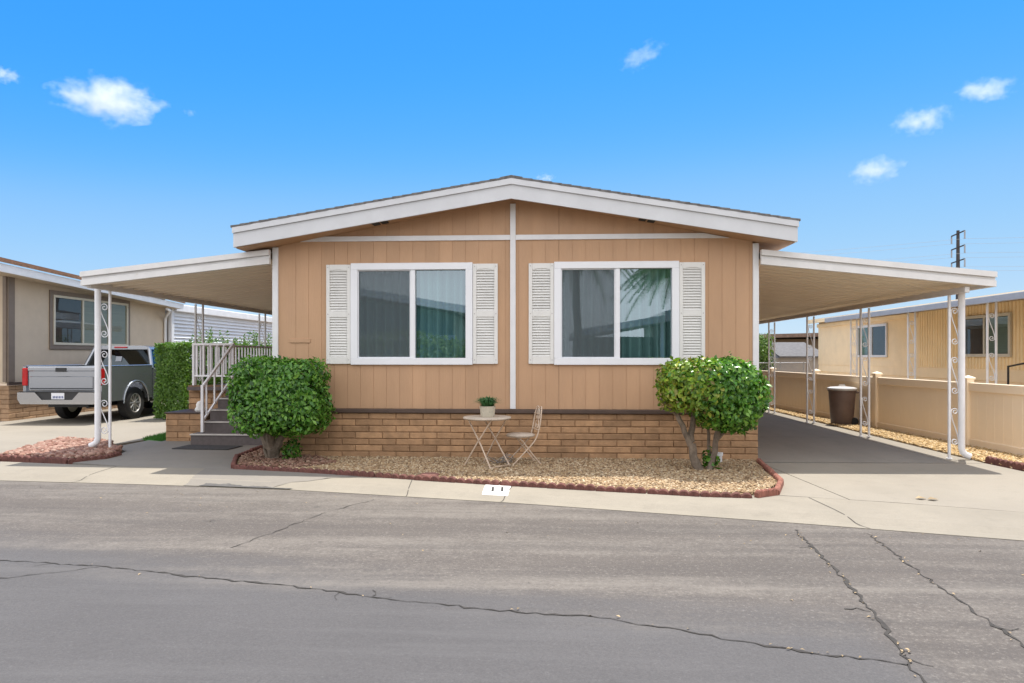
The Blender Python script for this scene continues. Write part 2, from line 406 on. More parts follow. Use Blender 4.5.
def cloudmat(name,dens,seed):
    t=NT(name); t.t.nodes.remove(t.b)
    co=t.coord('Generated')
    sub=t.n('ShaderNodeVectorMath',operation='SUBTRACT'); sub.inputs[1].default_value=(.5,.5,.5); t.l(co,sub.inputs[0])
    ln=t.n('ShaderNodeVectorMath',operation='LENGTH'); t.l(sub.outputs[0],ln.inputs[0])
    mp=t.n('ShaderNodeMapping'); mp.inputs['Location'].default_value=(seed*3.1,seed*1.7,0); t.l(co,mp.inputs[0])
    no=t.n('ShaderNodeTexNoise'); no.inputs['Scale'].default_value=3.6; no.inputs['Detail'].default_value=6; no.inputs['Roughness'].default_value=.6
    mp.inputs['Scale'].default_value=(1.7,1,1); t.l(mp.outputs[0],no.inputs['Vector'])
    # density = clamp(noise - 1.25*len - bias)*gain
    a=t.n('ShaderNodeMath',operation='MULTIPLY'); a.inputs[1].default_value=.92; t.l(ln.outputs['Value'],a.inputs[0])
    b=t.n('ShaderNodeMath',operation='SUBTRACT'); t.l(no.outputs['Fac'],b.inputs[0]); t.l(a.outputs[0],b.inputs[1])
    c=t.n('ShaderNodeMath',operation='SUBTRACT'); c.inputs[1].default_value=.19; t.l(b.outputs[0],c.inputs[0])
    d=t.n('ShaderNodeMath',operation='MULTIPLY',use_clamp=False); d.inputs[1].default_value=dens*1.15; t.l(c.outputs[0],d.inputs[0])
    e=t.n('ShaderNodeMath',operation='MAXIMUM'); e.inputs[1].default_value=0; t.l(d.outputs[0],e.inputs[0])
    v=t.n('ShaderNodeVolumePrincipled'); v.inputs['Color'].default_value=(.985,.965,.985,1); v.inputs['Anisotropy'].default_value=.2
    t.l(e.outputs[0],v.inputs['Density']); t.l(v.outputs[0],t.o.inputs['Volume']); return t.mat

# ------------------------------------------------------------------ world, sun, camera
EL, AZ = 70.5, 28.7
w=bpy.data.worlds.new('World'); sc.world=w; w.use_nodes=True
nt=w.node_tree; bg=nt.nodes['Background']
sky=nt.nodes.new('ShaderNodeTexSky'); sky.sky_type='NISHITA'; sky.sun_disc=False
sky.sun_elevation=R(EL); sky.sun_rotation=R(AZ); sky.altitude=600; sky.air_density=.6; sky.dust_density=0; sky.ozone_density=4
# deep clear southern sky: a tone curve over the sky texture
sc1=nt.nodes.new('ShaderNodeVectorMath'); sc1.operation='SCALE'; sc1.inputs['Scale'].default_value=.1; nt.links.new(sky.outputs[0],sc1.inputs[0])
cv=nt.nodes.new('ShaderNodeRGBCurve')
def setcurve(c,pts):
    while len(c.points)<len(pts): c.points.new(.5,.5)
    for p,(x,y) in zip(c.points,pts): p.location=(x,y); p.handle_type='AUTO'
setcurve(cv.mapping.curves[0],[(0,0),(.06,.035),(.087,.058),(.107,.10),(.164,.31),(.30,.50),(.50,.62),(1,.72)])
setcurve(cv.mapping.curves[1],[(0,0),(.10,.30),(.159,.385),(.194,.45),(.291,.615),(.485,.73),(.70,.80),(1,.84)])
setcurve(cv.mapping.curves[2],[(0,0),(.20,.85),(.337,1.03),(.40,1.03),(.55,1.0),(.745,.97),(.9,.95),(1,.95)])
cv.mapping.update(); nt.links.new(sc1.outputs[0],cv.inputs['Color'])
sc2=nt.nodes.new('ShaderNodeVectorMath'); sc2.operation='SCALE'; sc2.inputs['Scale'].default_value=1/.328; nt.links.new(cv.outputs[0],sc2.inputs[0])
# white fill added to the unseen sky behind and beside camera, lighting shaded walls
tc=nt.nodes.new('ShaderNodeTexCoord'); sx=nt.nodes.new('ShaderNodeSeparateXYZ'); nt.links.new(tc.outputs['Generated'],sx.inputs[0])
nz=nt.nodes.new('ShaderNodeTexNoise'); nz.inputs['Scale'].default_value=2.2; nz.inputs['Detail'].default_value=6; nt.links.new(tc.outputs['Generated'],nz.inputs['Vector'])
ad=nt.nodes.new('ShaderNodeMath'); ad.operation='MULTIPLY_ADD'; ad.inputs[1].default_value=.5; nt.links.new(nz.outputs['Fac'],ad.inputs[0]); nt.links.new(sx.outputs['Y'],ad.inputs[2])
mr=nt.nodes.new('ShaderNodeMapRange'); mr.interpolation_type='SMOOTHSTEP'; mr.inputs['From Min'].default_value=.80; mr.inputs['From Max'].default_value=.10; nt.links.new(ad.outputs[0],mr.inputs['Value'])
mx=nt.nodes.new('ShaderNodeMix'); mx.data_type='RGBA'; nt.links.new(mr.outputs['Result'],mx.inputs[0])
ci=[i for i in mx.inputs if i.type=='RGBA']; SKY_FILL=1.55/.30; ci[1].default_value=(SKY_FILL*1.0,SKY_FILL*1.0,SKY_FILL*1.04,1); nt.links.new(sc2.outputs[0],ci[0])
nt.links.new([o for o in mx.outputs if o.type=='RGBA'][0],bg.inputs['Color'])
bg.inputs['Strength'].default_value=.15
d=Vector((math.sin(R(AZ))*math.cos(R(EL)),math.cos(R(AZ))*math.cos(R(EL)),math.sin(R(EL))))
L=bpy.data.lights.new('sun','SUN'); L.energy=3.0; L.angle=R(.53); L.color=(1,.955,.88)
so=bpy.data.objects.new('sun',L); COL.objects.link(so); so.rotation_euler=d.to_track_quat('Z','Y').to_euler(); so.location=(20,30,60)
F=696.; HY=356.; TH=math.atan(38/696)
cam=bpy.data.cameras.new('camera'); cam.sensor_width=36; cam.lens=F/1024*36; cam.shift_y=(HY-341.5)/1024; cam.clip_end=6000; cam.clip_start=.1
CAM=Vector((.563,-10.58,1.57))
co=bpy.data.objects.new('camera',cam); COL.objects.link(co); co.location=CAM; co.rotation_euler=(R(90),0,TH); sc.camera=co
sc.view_settings.view_transform='Standard'; sc.view_settings.look='None'; sc.view_settings.gamma=1; sc.view_settings.use_curve_mapping=False
sc.view_settings.exposure=1.12
sc.cycles.use_denoising=True; sc.cycles.max_bounces=10; sc.cycles.diffuse_bounces=5; sc.cycles.transparent_max_bounces=12; sc.cycles.volume_bounces=4
sc.cycles.caustics_reflective=False; sc.cycles.caustics_refractive=False

# ------------------------------------------------------------------ ground, road, concrete
def struct(o): o['kind']='structure'; return o
def sheet(name,poly,z,mat,th=0.0):
    mb=MB()
    if th: mb.prism(poly,z-th,z,'z')
    else: mb.face([(x,y,z) for x,y in poly])
    return struct(mb.build(name,mat))
g=MB(); g.face([(-900,-900,-.14),(900,-900,-.14),(900,900,-.14),(-900,900,-.14)]); struct(g.build('ground',M['soil']))

edge=[(-40,-1.2),(-14,-1.55),(-9,-1.82),(-6.5,-2.0),(-4.41,-2.17),(-2.55,-2.4),(.15,-3.0),(2.95,-3.78),(4.67,-4.31),(7.5,-5.2),(12,-6.7),(40,-16)]
back=[(-40,-.2),(-14,-.35),(-9,-.5),(-7.65,-.64),(-5.48,-1.0),(-3.81,-1.13),(-.04,-2.0),(3.19,-2.6),(4.3,-2.93),(5.3,-3.32),(9,-4.6),(40,-14.6)]
def resample(pl,xs):
    out=[]
    for x in xs:
        for (a,b) in zip(pl,pl[1:]):
            if a[0]<=x<=b[0]:
                t=(x-a[0])/(b[0]-a[0]); out.append((x,a[1]+(b[1]-a[1])*t)); break
    return out
xs=sorted(set([-40,-30,-20,-14]+[i*.5 for i in range(-28,25)]+[14,20,30,40]))
E=resample(edge,xs); B=resample(back,xs)
prof=[(0,0),(.45,-.003),(.66,-.010),(.80,-.042),(.87,-.045),(1.0,-.030),(1.0,-.12)]
mb=MB()
for i in range(len(xs)-1):
    for (t0,z0),(t1,z1) in zip(prof,prof[1:]):
        q=lambda j,t,z:(xs[j],B[j][1]*(1-t)+E[j][1]*t,z)
        mb.face([q(i,t0,z0),q(i,t1,z1),q(i+1,t1,z1),q(i+1,t0,z0)])
apron=struct(mb.build('kerb',M['apron'],smooth=True))
def jagged(pl,n,amp,seed):
    r=random.Random(seed); out=[]
    for (a,b) in zip(pl,pl[1:]):
        a=Vector((a[0],a[1]));b=Vector((b[0],b[1])); dd=b-a; k=max(2,int(dd.length/n)); nrm=Vector((-dd.y,dd.x)).normalized()
        for i in range(k):
            out.append(a+dd*(i/k)+nrm*r.uniform(-amp,amp))
    out.append(Vector((pl[-1][0],pl[-1][1]))); return out
crack1=[(-40,-3.0),(-12,-4.4),(-6,-5.1),(-3.75,-5.34),(-2.86,-5.45),(-1.97,-5.67),(-1.17,-5.83),(-.42,-6.05),(.25,-6.2),(.87,-6.29),(1.43,-6.51),(1.92,-6.72),(2.42,-6.86)]
crack2=[(2.82,-4.02),(2.75,-4.75),(2.66,-5.58),(2.49,-6.62),(2.42,-6.86),(2.40,-7.5),(2.3,-9.5),(2.2,-12.5)]
crack3=[(3.43,-4.13),(3.36,-4.8),(3.28,-5.43),(3.18,-6.58),(3.1,-8),(3.0,-12)]
ZR=-.036
# the two asphalts: older coarse surface by the kerb, sealed surface on the camera's side
c1=jagged(crack1,.12,.012,3)
old=MB()
Er=[Vector((x,y)) for x,y in E]
lower=[p for p in c1]+[Vector(p) for p in ((2.40,-7.5),(2.3,-9.5),(2.2,-13)) ]
def yat(pl,x):
    for a,b in zip(pl,pl[1:]):
        if a.x<=x<=b.x and b.x>a.x: return a.y+(b.y-a.y)*(x-a.x)/(b.x-a.x)
    return None
cl=[Vector(c1[0])]
for p in c1[1:]:
    if p.x>cl[-1].x+1e-4: cl.append(p)
xx=sorted(set([p.x for p in cl]+[x for x in xs if x<2.42]))
for a,b in zip(xx,xx[1:]):
    ea,eb=yat(Er,a),yat(Er,b)
    la,lb=yat(cl,a),yat(cl,b)
    if None in (ea,eb,la,lb): continue
    old.face([(a,ea+.004,ZR),(a,la,ZR),(b,lb,ZR),(b,eb+.004,ZR)],0)
    old.face([(a,la,ZR),(a,-13,ZR),(b,-13,ZR),(b,lb,ZR)],1)
xx=[cl[-1].x]+[x for x in xs if x>cl[-1].x]
for a,b in zip(xx,xx[1:]):
    old.face([(a,yat(Er,a)+.004,ZR),(a,-13,ZR),(b,-13,ZR),(b,yat(Er,b)+.004,ZR)],0)
road=struct(old.build('road',[M['asph'],M['asph']]))
def crackmesh(pl,wid,seed,n=.055,amp=.02,z=ZR+.004):
    r=random.Random(seed); pts=jagged(pl,n,amp,seed); mbk=MB(); prev=None
    for i,p in enumerate(pts):
        a=pts[max(0,i-1)]; b=pts[min(len(pts)-1,i+1)]; dd=(b-a); nn=Vector((-dd.y,dd.x)).normalized()
        ww=wid*r.choice((.35,.6,.8,1.0,1.3))*r.uniform(.7,1.2)
        cur=(p+nn*ww*r.uniform(.3,.7),p-nn*ww*r.uniform(.3,.7))
        if prev: mbk.face([(*prev[0],z),(*prev[1],z),(*cur[1],z),(*cur[0],z)])
        prev=cur
    return mbk.build('crack',M['crack'],road)
crackmesh(crack1[1:],.017,5)
crackmesh(crack2,.028,6)
for k in range(12):
    r=random.Random(100+k); pl_=r.choice((crack1[3:],crack2[:6],crack3[:4],crack1[3:])); i=r.randrange(len(pl_)-1); t=r.random(); x=pl_[i][0]*(1-t)+pl_[i+1][0]*t; y=pl_[i][1]*(1-t)+pl_[i+1][1]*t; a=r.uniform(0,6.28); q=r.uniform(.08,.2)
    crackmesh([(x,y),(x+q*.5*math.cos(a),y+q*.5*math.sin(a)),(x+q*math.cos(a+.4),y+q*math.sin(a+.4))],.007,200+k,.05,.012)
crackmesh(crack3,.018,8)
crackmesh([(-3.9,-5.95),(-3.3,-5.72),(-2.86,-5.47)],.014,9)
crackmesh([(-2.1,-4.9),(-1.9,-4.2),(-1.75,-3.6),(-1.4,-2.9)],.010,10,.07,.02)
crackmesh([(.2,-9.0),(.5,-8.2),(.6,-7.2)],.007,12,.06,.02)

# driveways and walks, slabs parted by open joints
drv=MB()
def slab(poly,z=.0,th=.1,m=0): drv.prism(poly,z-th,z,'z',m)
jn=.012
slab([(3.66,-.19),(3.84,-2.79+jn),(4.3,-2.93+jn),(5.3,-3.32+jn),(7.4,-4.05+jn),(7.02,-1.0),(6.92,-.05)],m=0)
slab([(2.95,-2.56),(3.19,-2.6+jn),(3.826,-2.785),(3.648,-.19),(3.50,-.19),(3.34,-1.94),(3.08,-2.5)],m=0)
ys=[-.04,3.2,6.4,9.6,12.8,16,19.5]
for a,b in zip(ys,ys[1:]): slab([(3.66,a),(6.48,a),(6.48,b-jn),(3.66,b-jn)],m=1)
slab([(6.48+jn,-.04),(6.92,-.04),(6.83,19.5),(6.48+jn,19.5)],m=0)
drive=struct(drv.build('driveway',[M['conc'],M['conc_d']]))
wk=MB()
wk.prism([(-6.45,-.72+jn),(-5.48,-1.0+jn),(-4.6,-1.09+jn),(-3.86,-1.12+jn),(-4.22,-.2),(-4.26,.9),(-3.66,.9),(-3.66,19),(-6.9,19),(-6.9,2.2),(-6.95,.98),(-6.42,.55),(-6.2,-.2)],-.1,0,'z')
struct(wk.build('walkway',M['conc_w']))
nd=MB()
xs_=[-14.0,-11.9,-9.8,-7.4]
nd.prism([(-40,-.22),(-14,-.33),(-9,-.47),(-7.7,-.6),(-7.9,-.28),(-8.6,1.95),(-7.15,1.45),(-7.0,2.2),(-7.2,4.4),(-8.25,6.0),(-9.2,6.4),(-9.2,18),(-40,18)],-.1,0.0,'z')
struct(nd.build('side_driveway',M['conc']))
# greyer length of kerb and a tar-dark sliver along its gutter, both following the kerb's profile
def pz(t):
    for (t0,z0),(t1,z1) in zip(prof,prof[1:]):
        if t0<=t<=t1 and t1>t0: return z0+(z1-z0)*(t-t0)/(t1-t0)
    return prof[-2][1]
def on_kerb(name,mat,xa,xb,lo,hi,dz):
    mbq=MB(); N=40; K=10
    def P(i,k):
        u=i/N
        t=lo(u)+(hi(u)-lo(u))*k/K; t=max(0,min(1,t)); x=xa(t)+(xb(t)-xa(t))*u
        yb=resample(back,[x])[0][1]; ye=resample(edge,[x])[0][1]
        return (x,yb*(1-t)+ye*t,pz(t)+dz)
    for i in range(N):
        for k in range(K): mbq.face([P(i,k),P(i,k+1),P(i+1,k+1),P(i+1,k)])
    return struct(mbq.build(name,mat))
wob=lambda u,a: a*(math.sin(u*17)+.6*math.sin(u*41+1)+.4*math.sin(u*90))
on_kerb('kerb_grey_area',M['conc_grey'],lambda t:-4.25+.29*t,lambda t:-1.9-.75*t+wob(t*.9,.05),lambda u:0.0,lambda u:1.0 if u<.7 else 1.0-.9*((u-.7)/.3)**1.3+wob(u,.02),.004)
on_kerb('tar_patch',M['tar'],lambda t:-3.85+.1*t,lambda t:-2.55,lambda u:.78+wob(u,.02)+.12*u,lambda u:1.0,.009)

for xj,sk in ((-5.6,.10),(-1.2,.12),(.12,-.10),(3.42,.10),(6.3,.1)):
    oj=on_kerb('joint',M['crack'],lambda t:xj+sk*t,lambda t:xj+sk*t+.009,lambda u:0.02,lambda u:1.0,.003); del oj['kind']; oj.parent=apron
# opposite side of the street (seen mirrored in the windows)
sheet('far_pavement',[(-60,-24),(60,-24),(60,-12.8),(-60,-12.8)],.01,M['conc_w'],.12)

# gravel ---------------------------------------------------------------
bed=[(-4.2,.86),(-4.16,-.2),(-3.80,-1.09),(-2.82,-1.30),(-.04,-2.09),(2.22,-2.63),(2.95,-2.60),(3.33,-1.94),(3.57,-.12),(3.57,-.02),(-3.7,-.02),(-3.7,.86)]
def inside(px,py,poly):
    c=np.zeros(len(px),bool); n=len(poly); j=n-1
    for i in range(n):
        xi,yi=poly[i]; xj,yj=poly[j]
        cond=((yi>py)!=(yj>py))&(px<(xj-xi)*(py-yi)/(yj-yi+1e-12)+xi); c^=cond; j=i
    return c
import bmesh
_b=bmesh.new(); bmesh.ops.create_icosphere(_b,subdivisions=1,radius=1); ICV=np.array([v.co[:] for v in _b.verts]); ICF=np.array([[v.index for v in f.verts] for f in _b.faces]); _b.free()
def pebbles(name,poly,dens,size,z,mat,label):
    P=np.array(poly); x0,y0=P.min(0); x1,y1=P.max(0)
    n=int(dens*(x1-x0)*(y1-y0)); px=nrng.uniform(x0,x1,n); py=nrng.uniform(y0,y1,n); k=inside(px,py,poly); px=px[k];py=py[k]; n=len(px)
    s=size*nrng.uniform(.55,1.35,(n,1,1))*np.stack([nrng.uniform(.8,1.5,n),nrng.uniform(.7,1.1,n),nrng.uniform(.45,.8,n)],1)[:,None,:]
    V=ICV[None]*(1+nrng.uniform(-.16,.16,(n,len(ICV),1)))*s
    a=nrng.uniform(0,6.28,n); t=nrng.normal(0,.35,n)
    ca,sa,ct,st_=np.cos(a)[:,None],np.sin(a)[:,None],np.cos(t)[:,None],np.sin(t)[:,None]
    X,Y_,Z=V[...,0],V[...,1],V[...,2]
    Y2=Y_*ct-Z*st_; Z2=Y_*st_+Z*ct
    V=np.stack([X*ca-Y2*sa+px[:,None],X*sa+Y2*ca+py[:,None],Z2+(z+nrng.uniform(-.3,.9,n)*size)[:,None]],-1)
    Fm=(ICF[None]+(np.arange(n)*len(ICV))[:,None,None]).reshape(-1,3)
    o=npmesh(name,V.reshape(-1,3),Fm,mat); tag(o,label,'gravel',None,'stuff'); return o
sheet('gravel_bed',bed,.012,M['soil'],.1)
pebbles('gravel',bed,3300,.0165,.018,M['peb'],'tan and brown pea gravel filling the bed before the tan house')
pebbles('gravel',[(-4.17,.8),(-4.13,-.2),(-3.78,-1.06),(-2.95,-1.24),(-2.5,-.7),(-3.0,-.1),(-3.7,.1),(-3.7,.8)],700,.024,.036,M['pebred'],'reddish brown gravel around the trunk of the left bush')
strip=[(6.9,-4.2),(7.05,-.95),(6.96,.2),(6.90,16),(7.1,16),(7.66,5),(7.95,-1),(8.1,-4.2)]
sheet('gravel_strip',strip,.0,M['soil'],.1)
pebbles('gravel',strip,1500,.021,.008,M['pebgold'],'golden gravel strip between driveway and cream fence')
rock=[(-7.85,-.34),(-6.5,-.62),(-6.24,-.12),(-6.46,.5),(-7.0,.9),(-7.2,1.38),(-8.45,1.8)]
sheet('rock_bed',rock,.03,M['soil'],.1)
pebbles('gravel',rock,900,.040,.040,M['pebpink'],'pink lava rock around the white carport post base')

# scalloped edging blocks ------------------------------------------------
def edging_mesh(L=.58,h=.118,t=.060,n=5):
    mb=MB(); N=n*8; top=[]
    for i in range(N+1):
        u=i/N; top.append((-L/2+L*u, h-.030*(1-abs(math.sin(math.pi*n*u)))**1.5))
    poly=[(-L/2,-.06),(L/2,-.06)]+top[::-1]
    for i in range(N):
        (xa,za),(xb,zb)=top[i],top[i+1]
        c=.012
        mb.face([(xa,-t/2,-.06),(xb,-t/2,-.06),(xb,-t/2,zb-c),(xa,-t/2,za-c)])
        mb.face([(xa,-t/2,za-c),(xb,-t/2,zb-c),(xb,-t/2+c,zb),(xa,-t/2+c,za)])
        mb.face([(xa,-t/2+c,za),(xb,-t/2+c,zb),(xb,t/2-c,zb),(xa,t/2-c,za)])
        mb.face([(xa,t/2-c,za),(xb,t/2-c,zb),(xb,t/2,zb-c),(xa,t/2,za-c)])
        mb.face([(xa,t/2,za-c),(xb,t/2,zb-c),(xb,t/2,-.06),(xa,t/2,-.06)])
    for sx,k in((-1,0),(1,N)):
        x=top[k][0]; z=top[k][1]
        mb.face([(x,-t/2,-.06),(x,t/2,-.06),(x,t/2,z-.012),(x,t/2-.012,z),(x,-t/2+.012,z),(x,-t/2,z-.012)])
    return mb
edge0={}
def lay_edging(path,mat,label,group,first):
    r=random.Random(len(path)*7+int(abs(path[0][0])*10))
    for a,b in zip(path,path[1:]):
        a=Vector((*a,0));b=Vector((*b,0)); D=b-a; n=max(1,round(D.length/.6)); step=D.length/n
        for i in range(n):
            p=a+D*((i+.5)/n)
            if mat not in edge0:
                o=edging_mesh().build('edging_block',M[mat]); edge0[mat]=o
            else:
                o=edge0[mat].copy(); COL.objects.link(o)
            o.location=(p.x+r.uniform(-.006,.006),p.y+r.uniform(-.008,.008),r.uniform(-.008,.006)+(first or 0))
            o.rotation_euler=(r.uniform(-.03,.03),r.uniform(-.015,.015),math.atan2(D.y,D.x)+r.uniform(-.02,.02))
            o.scale=(step/.59,1,1)
            tag(o,label,'edging block',group)
lay_edging([(-3.82,-1.13),(-2.82,-1.34),(-.04,-2.13),(2.24,-2.68),(2.80,-2.74)],'red_edge','dark red scalloped edging block along the street side of the tan gravel bed','edging blocks along the street side of the gravel bed',-.055)
lay_edging([(-4.26,.86),(-4.21,-.2),(-3.86,-1.10)],'red_edge','dark red scalloped edging block between the walkway and the left bush','edging blocks beside the walkway',-.04)
lay_edging([(2.84,-2.72),(3.12,-2.55),(3.38,-1.94),(3.61,-.2)],'pinkedge','terracotta edging block at the driveway end of the tan gravel bed','edging blocks at the driveway corner',-.035)
lay_edging([(-7.9,-.36),(-6.55,-.68),(-6.22,-.3),(-6.24,.1)],'red_edge','low red edging block around the pink lava rock bed','edging blocks around the pink rock bed',-.055)
lay_edging([(7.0,.05),(7.06,-1.0),(7.3,-2.9)],'red_edge','red edging block between driveway and golden gravel strip','edging blocks beside the golden gravel',-.02)

# ------------------------------------------------------------------ the tan house
YF=-.45                       # face of the fascia
house=empty('manufactured_home',(0,0,0),'tan manufactured home with white trim, shutters and slump block skirt','house')
ROOFP=.163
zs=lambda x: 3.965-.19*abs(x)         # soffit line
WINS=[(-2.42,-.69,1.51,2.92),(.70,2.42,1.51,2.92)]
cuts=sorted(set([-3.645,3.59,0]+[round(-3.57+.2032*i,4) for i in range(1,36)]+[v for w_ in WINS for v in w_[:2]]))
gro=set(round(-3.57+.2032*i,4) for i in range(1,36))
pl=MB()
for a,b in zip(cuts,cuts[1:]):
    if b-a<.001: continue
    a2=a+(.003 if a in gro else 0); b2=b-(.003 if b in gro else 0); mid=(a+b)/2
    if b2<=a2: continue
    rects=[(.763,None)]
    for (x0,x1,z0,z1) in WINS:
        if x0<mid<x1: rects=[(.763,z0),(z1,None)]
    for (z0,z1) in rects:
        for (xa,xb,y) in ((a2,b2,0.0),(a,b,.005)):
            pl.face([(xa,y,z0),(xb,y,z0),(xb,y,zs(xb)+.03 if z1 is None else z1),(xa,y,zs(xa)+.03 if z1 is None else z1)])
        for xq,on in ((a2,a in gro),(b2,b in gro)):
            if on: pl.face([(xq,0,z0),(xq,.005,z0),(xq,.005,zs(xq)+.03 if z1 is None else z1),(xq,0,zs(xq)+.03 if z1 is None else z1)])
pl.build('siding_panel',M['siding'],house,fix=False)
sw=MB()
for x in(-3.64,3.64): sw.box(x-.02,x+.02,.02,19.5,.02,3.27)
sw.box(-3.62,3.62,19.46,19.5,.02,3.2); sw.box(-3.6,3.6,.3,19.4,.62,.68); sw.box(-3.6,3.6,.3,19.4,3.12,3.15)
sw.build('side_wall',M['siding'],house)
rm=MB()
for (x0,x1,z0,z1) in WINS:      # reveal and dim room behind each window
    rm.box(x0-.5,x1+.5,2.6,2.62,.7,3.1)
    rm.box(x0-.52,x0-.5,.02,2.6,.7,3.1); rm.box(x1+.5,x1+.52,.02,2.6,.7,3.1)
rm.build('interior_wall',M['greywall'],house)
# slump block skirt
def bricks(mb,p0,dx,ny,length,z0,rows,bl=.455,bh=.113,seed=1,depth=.05,gap=.011):
    r=random.Random(seed); p0=Vector((*p0,0)); dx=Vector((*dx,0)).normalized(); ny=Vector((*ny,0)).normalized()
    P=lambda s,o,z: tuple(p0+dx*s+ny*o+Vector((0,0,z)))
    # mortar backing
    zt=z0+rows*bh
    mb.raw([P(0,-.012,z0),P(length,-.012,z0),P(length,-.012,zt),P(0,-.012,zt)],[(0,1,2,3)],1)
    for i in range(rows):
        off=-(bl/2 if i%2 else 0); s=off
        while s<length-.02:
            a=max(0,s)+ (gap/2 if s>=0 else 0); b=min(length,s+bl)-(gap/2 if s+bl<length else 0)
            if b-a>.03:
                za=z0+i*bh+gap/2+r.uniform(-.002,.002); zb=z0+(i+1)*bh-gap/2+r.uniform(-.002,.002); o=r.uniform(-.004,.004); e=.008
                bk=[P(a,-.03,za),P(b,-.03,za),P(b,-.03,zb),P(a,-.03,zb)]
                md=[P(a,o-e,za),P(b,o-e,za),P(b,o-e,zb),P(a,o-e,zb)]
                fr=[P(a+e,o,za+e),P(b-e,o,za+e),P(b-e,o,zb-e),P(a+e,o,zb-e)]
                fs=[(8,9,10,11)]
                for k in range(4):
                    l=(k+1)%4; fs+=[(k,l,4+l,4+k),(4+k,4+l,8+l,8+k)]
                mb.raw(bk+md+fr,fs,0)
            s+=bl
bk=MB(); bricks(bk,(-3.68,-.05),(1,0),(0,-1),7.33,-.089,8,.42,.0985,seed=3)
bricks(bk,(3.65,-.05),(0,1),(1,0),19.5,-.089,8,.42,.0985,seed=4); bricks(bk,(-3.65,19.5),(0,-1),(-1,0),19.55,-.089,8,.42,.0985,seed=5)
bk.build('block_skirt',[M['slump'],M['mortar']],house,fix=False)
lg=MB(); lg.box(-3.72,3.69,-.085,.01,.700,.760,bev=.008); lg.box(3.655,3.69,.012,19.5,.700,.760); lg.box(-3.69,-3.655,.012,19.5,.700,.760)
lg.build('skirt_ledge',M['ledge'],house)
# trims
for x in(-1,1):
    mb=MB(); ta,tb_=(-3.73,-3.64) if x<0 else (3.585,3.672)
    mb.box(ta,tb_,-.028,.012,.763,3.25,bev=.004)
    mb.build('corner_trim',M['white'],house)
mb=MB(); mb.box(-.042,.042,-.03,.004,.765,3.885,bev=.004); mb.build('centre_batten',M['white'],house)
for x0,x1 in((-3.33,-.044),(.044,3.24)):
    mb=MB(); s=1 if x0>0 else -1
    xo=x1 if s>0 else x0; xi=x0 if s>0 else x1
    poly=[(xi,3.335),(xo,3.335),(xo-s*0.42*0.9,3.41),(xi,3.41)] if True else None
    mb.prism(poly,-.027,.003,'y'); mb.build('gable_batten',M['white'],house)
# roof: decking, shingle courses, soffit, fascia
XL,XR=4.15,4.09
TOP=lambda x: 4.19-ROOFP*abs(x)
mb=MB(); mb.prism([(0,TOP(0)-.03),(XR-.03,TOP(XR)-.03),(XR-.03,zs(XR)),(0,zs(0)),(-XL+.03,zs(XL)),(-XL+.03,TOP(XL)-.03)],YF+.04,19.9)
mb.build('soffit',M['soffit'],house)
roofm=MB(); n=29; step=0
for s in(-1,1):
    step=((XR if s>0 else XL)+.0)/n
    for i in range(n):
        xa=i*step; xb=(i+1)*step+.03
        z=lambda x,o: TOP(x)+o
        y0=YF-.030-(.006 if i%2 else 0)
        pts=[(s*xa,z(xa,-.03)),(s*xb,z(xb,-.028)),(s*xb,z(xb,.004)),(s*xa,z(xa,-.006))]
        roofm.prism(pts,y0,19.95)
roof=roofm.build('roof',M['shingle'],house)
mb=MB(); mb.prism([(-.16,TOP(.16)+.010),(0,TOP(0)+.012),(.16,TOP(.16)+.010),(.16,TOP(.16)-.004),(0,TOP(0)-.002),(-.16,TOP(.16)-.004)],YF-.031,19.96); mb.build('ridge_cap',M['shingle'],roof)
for s in(-1,1):
    mb=MB(); zt=lambda x: TOP(x)-.032; XE=XR if s>0 else XL
    mb.prism([(0,zt(0)-.085),(s*XE,zt(XE)-.085),(s*XE,zt(XE)-.29),(s*.0,zt(0)-.29)],YF,YF+.035)
    mb.prism([(0,zt(0)),(s*XE*1.002,zt(XE)),(s*XE*1.002,zt(XE)-.083),(0,zt(0)-.083)],YF-.028,YF+.034)
    mb.build('fascia',M['fascia'],house)
    mb=MB(); a,b=sorted((s*XE,s*(XE-.03))); mb.box(a,b,YF+.037,19.9,zt(XE)-.29,zt(XE)-.004); mb.build('eave_board',M['white'],house)
for s in(-1,1):
    mb=MB()
    for k in(0,.11):
        x0=s*(1.93+.16*k/.11*.8)
        mb.obox((x0,-.22,zs(x0)-.001),(.05,.10,.018),Matrix.Rotation(s*math.atan(ROOFP),3,'Y'))
    mb.build('soffit_vent',M['dark'],house)
mb=MB(); mb.box(-3.46,-3.14,-.016,-.001,1.775,1.835,bev=.003); mb.build('number_plate',M['siding'],house)
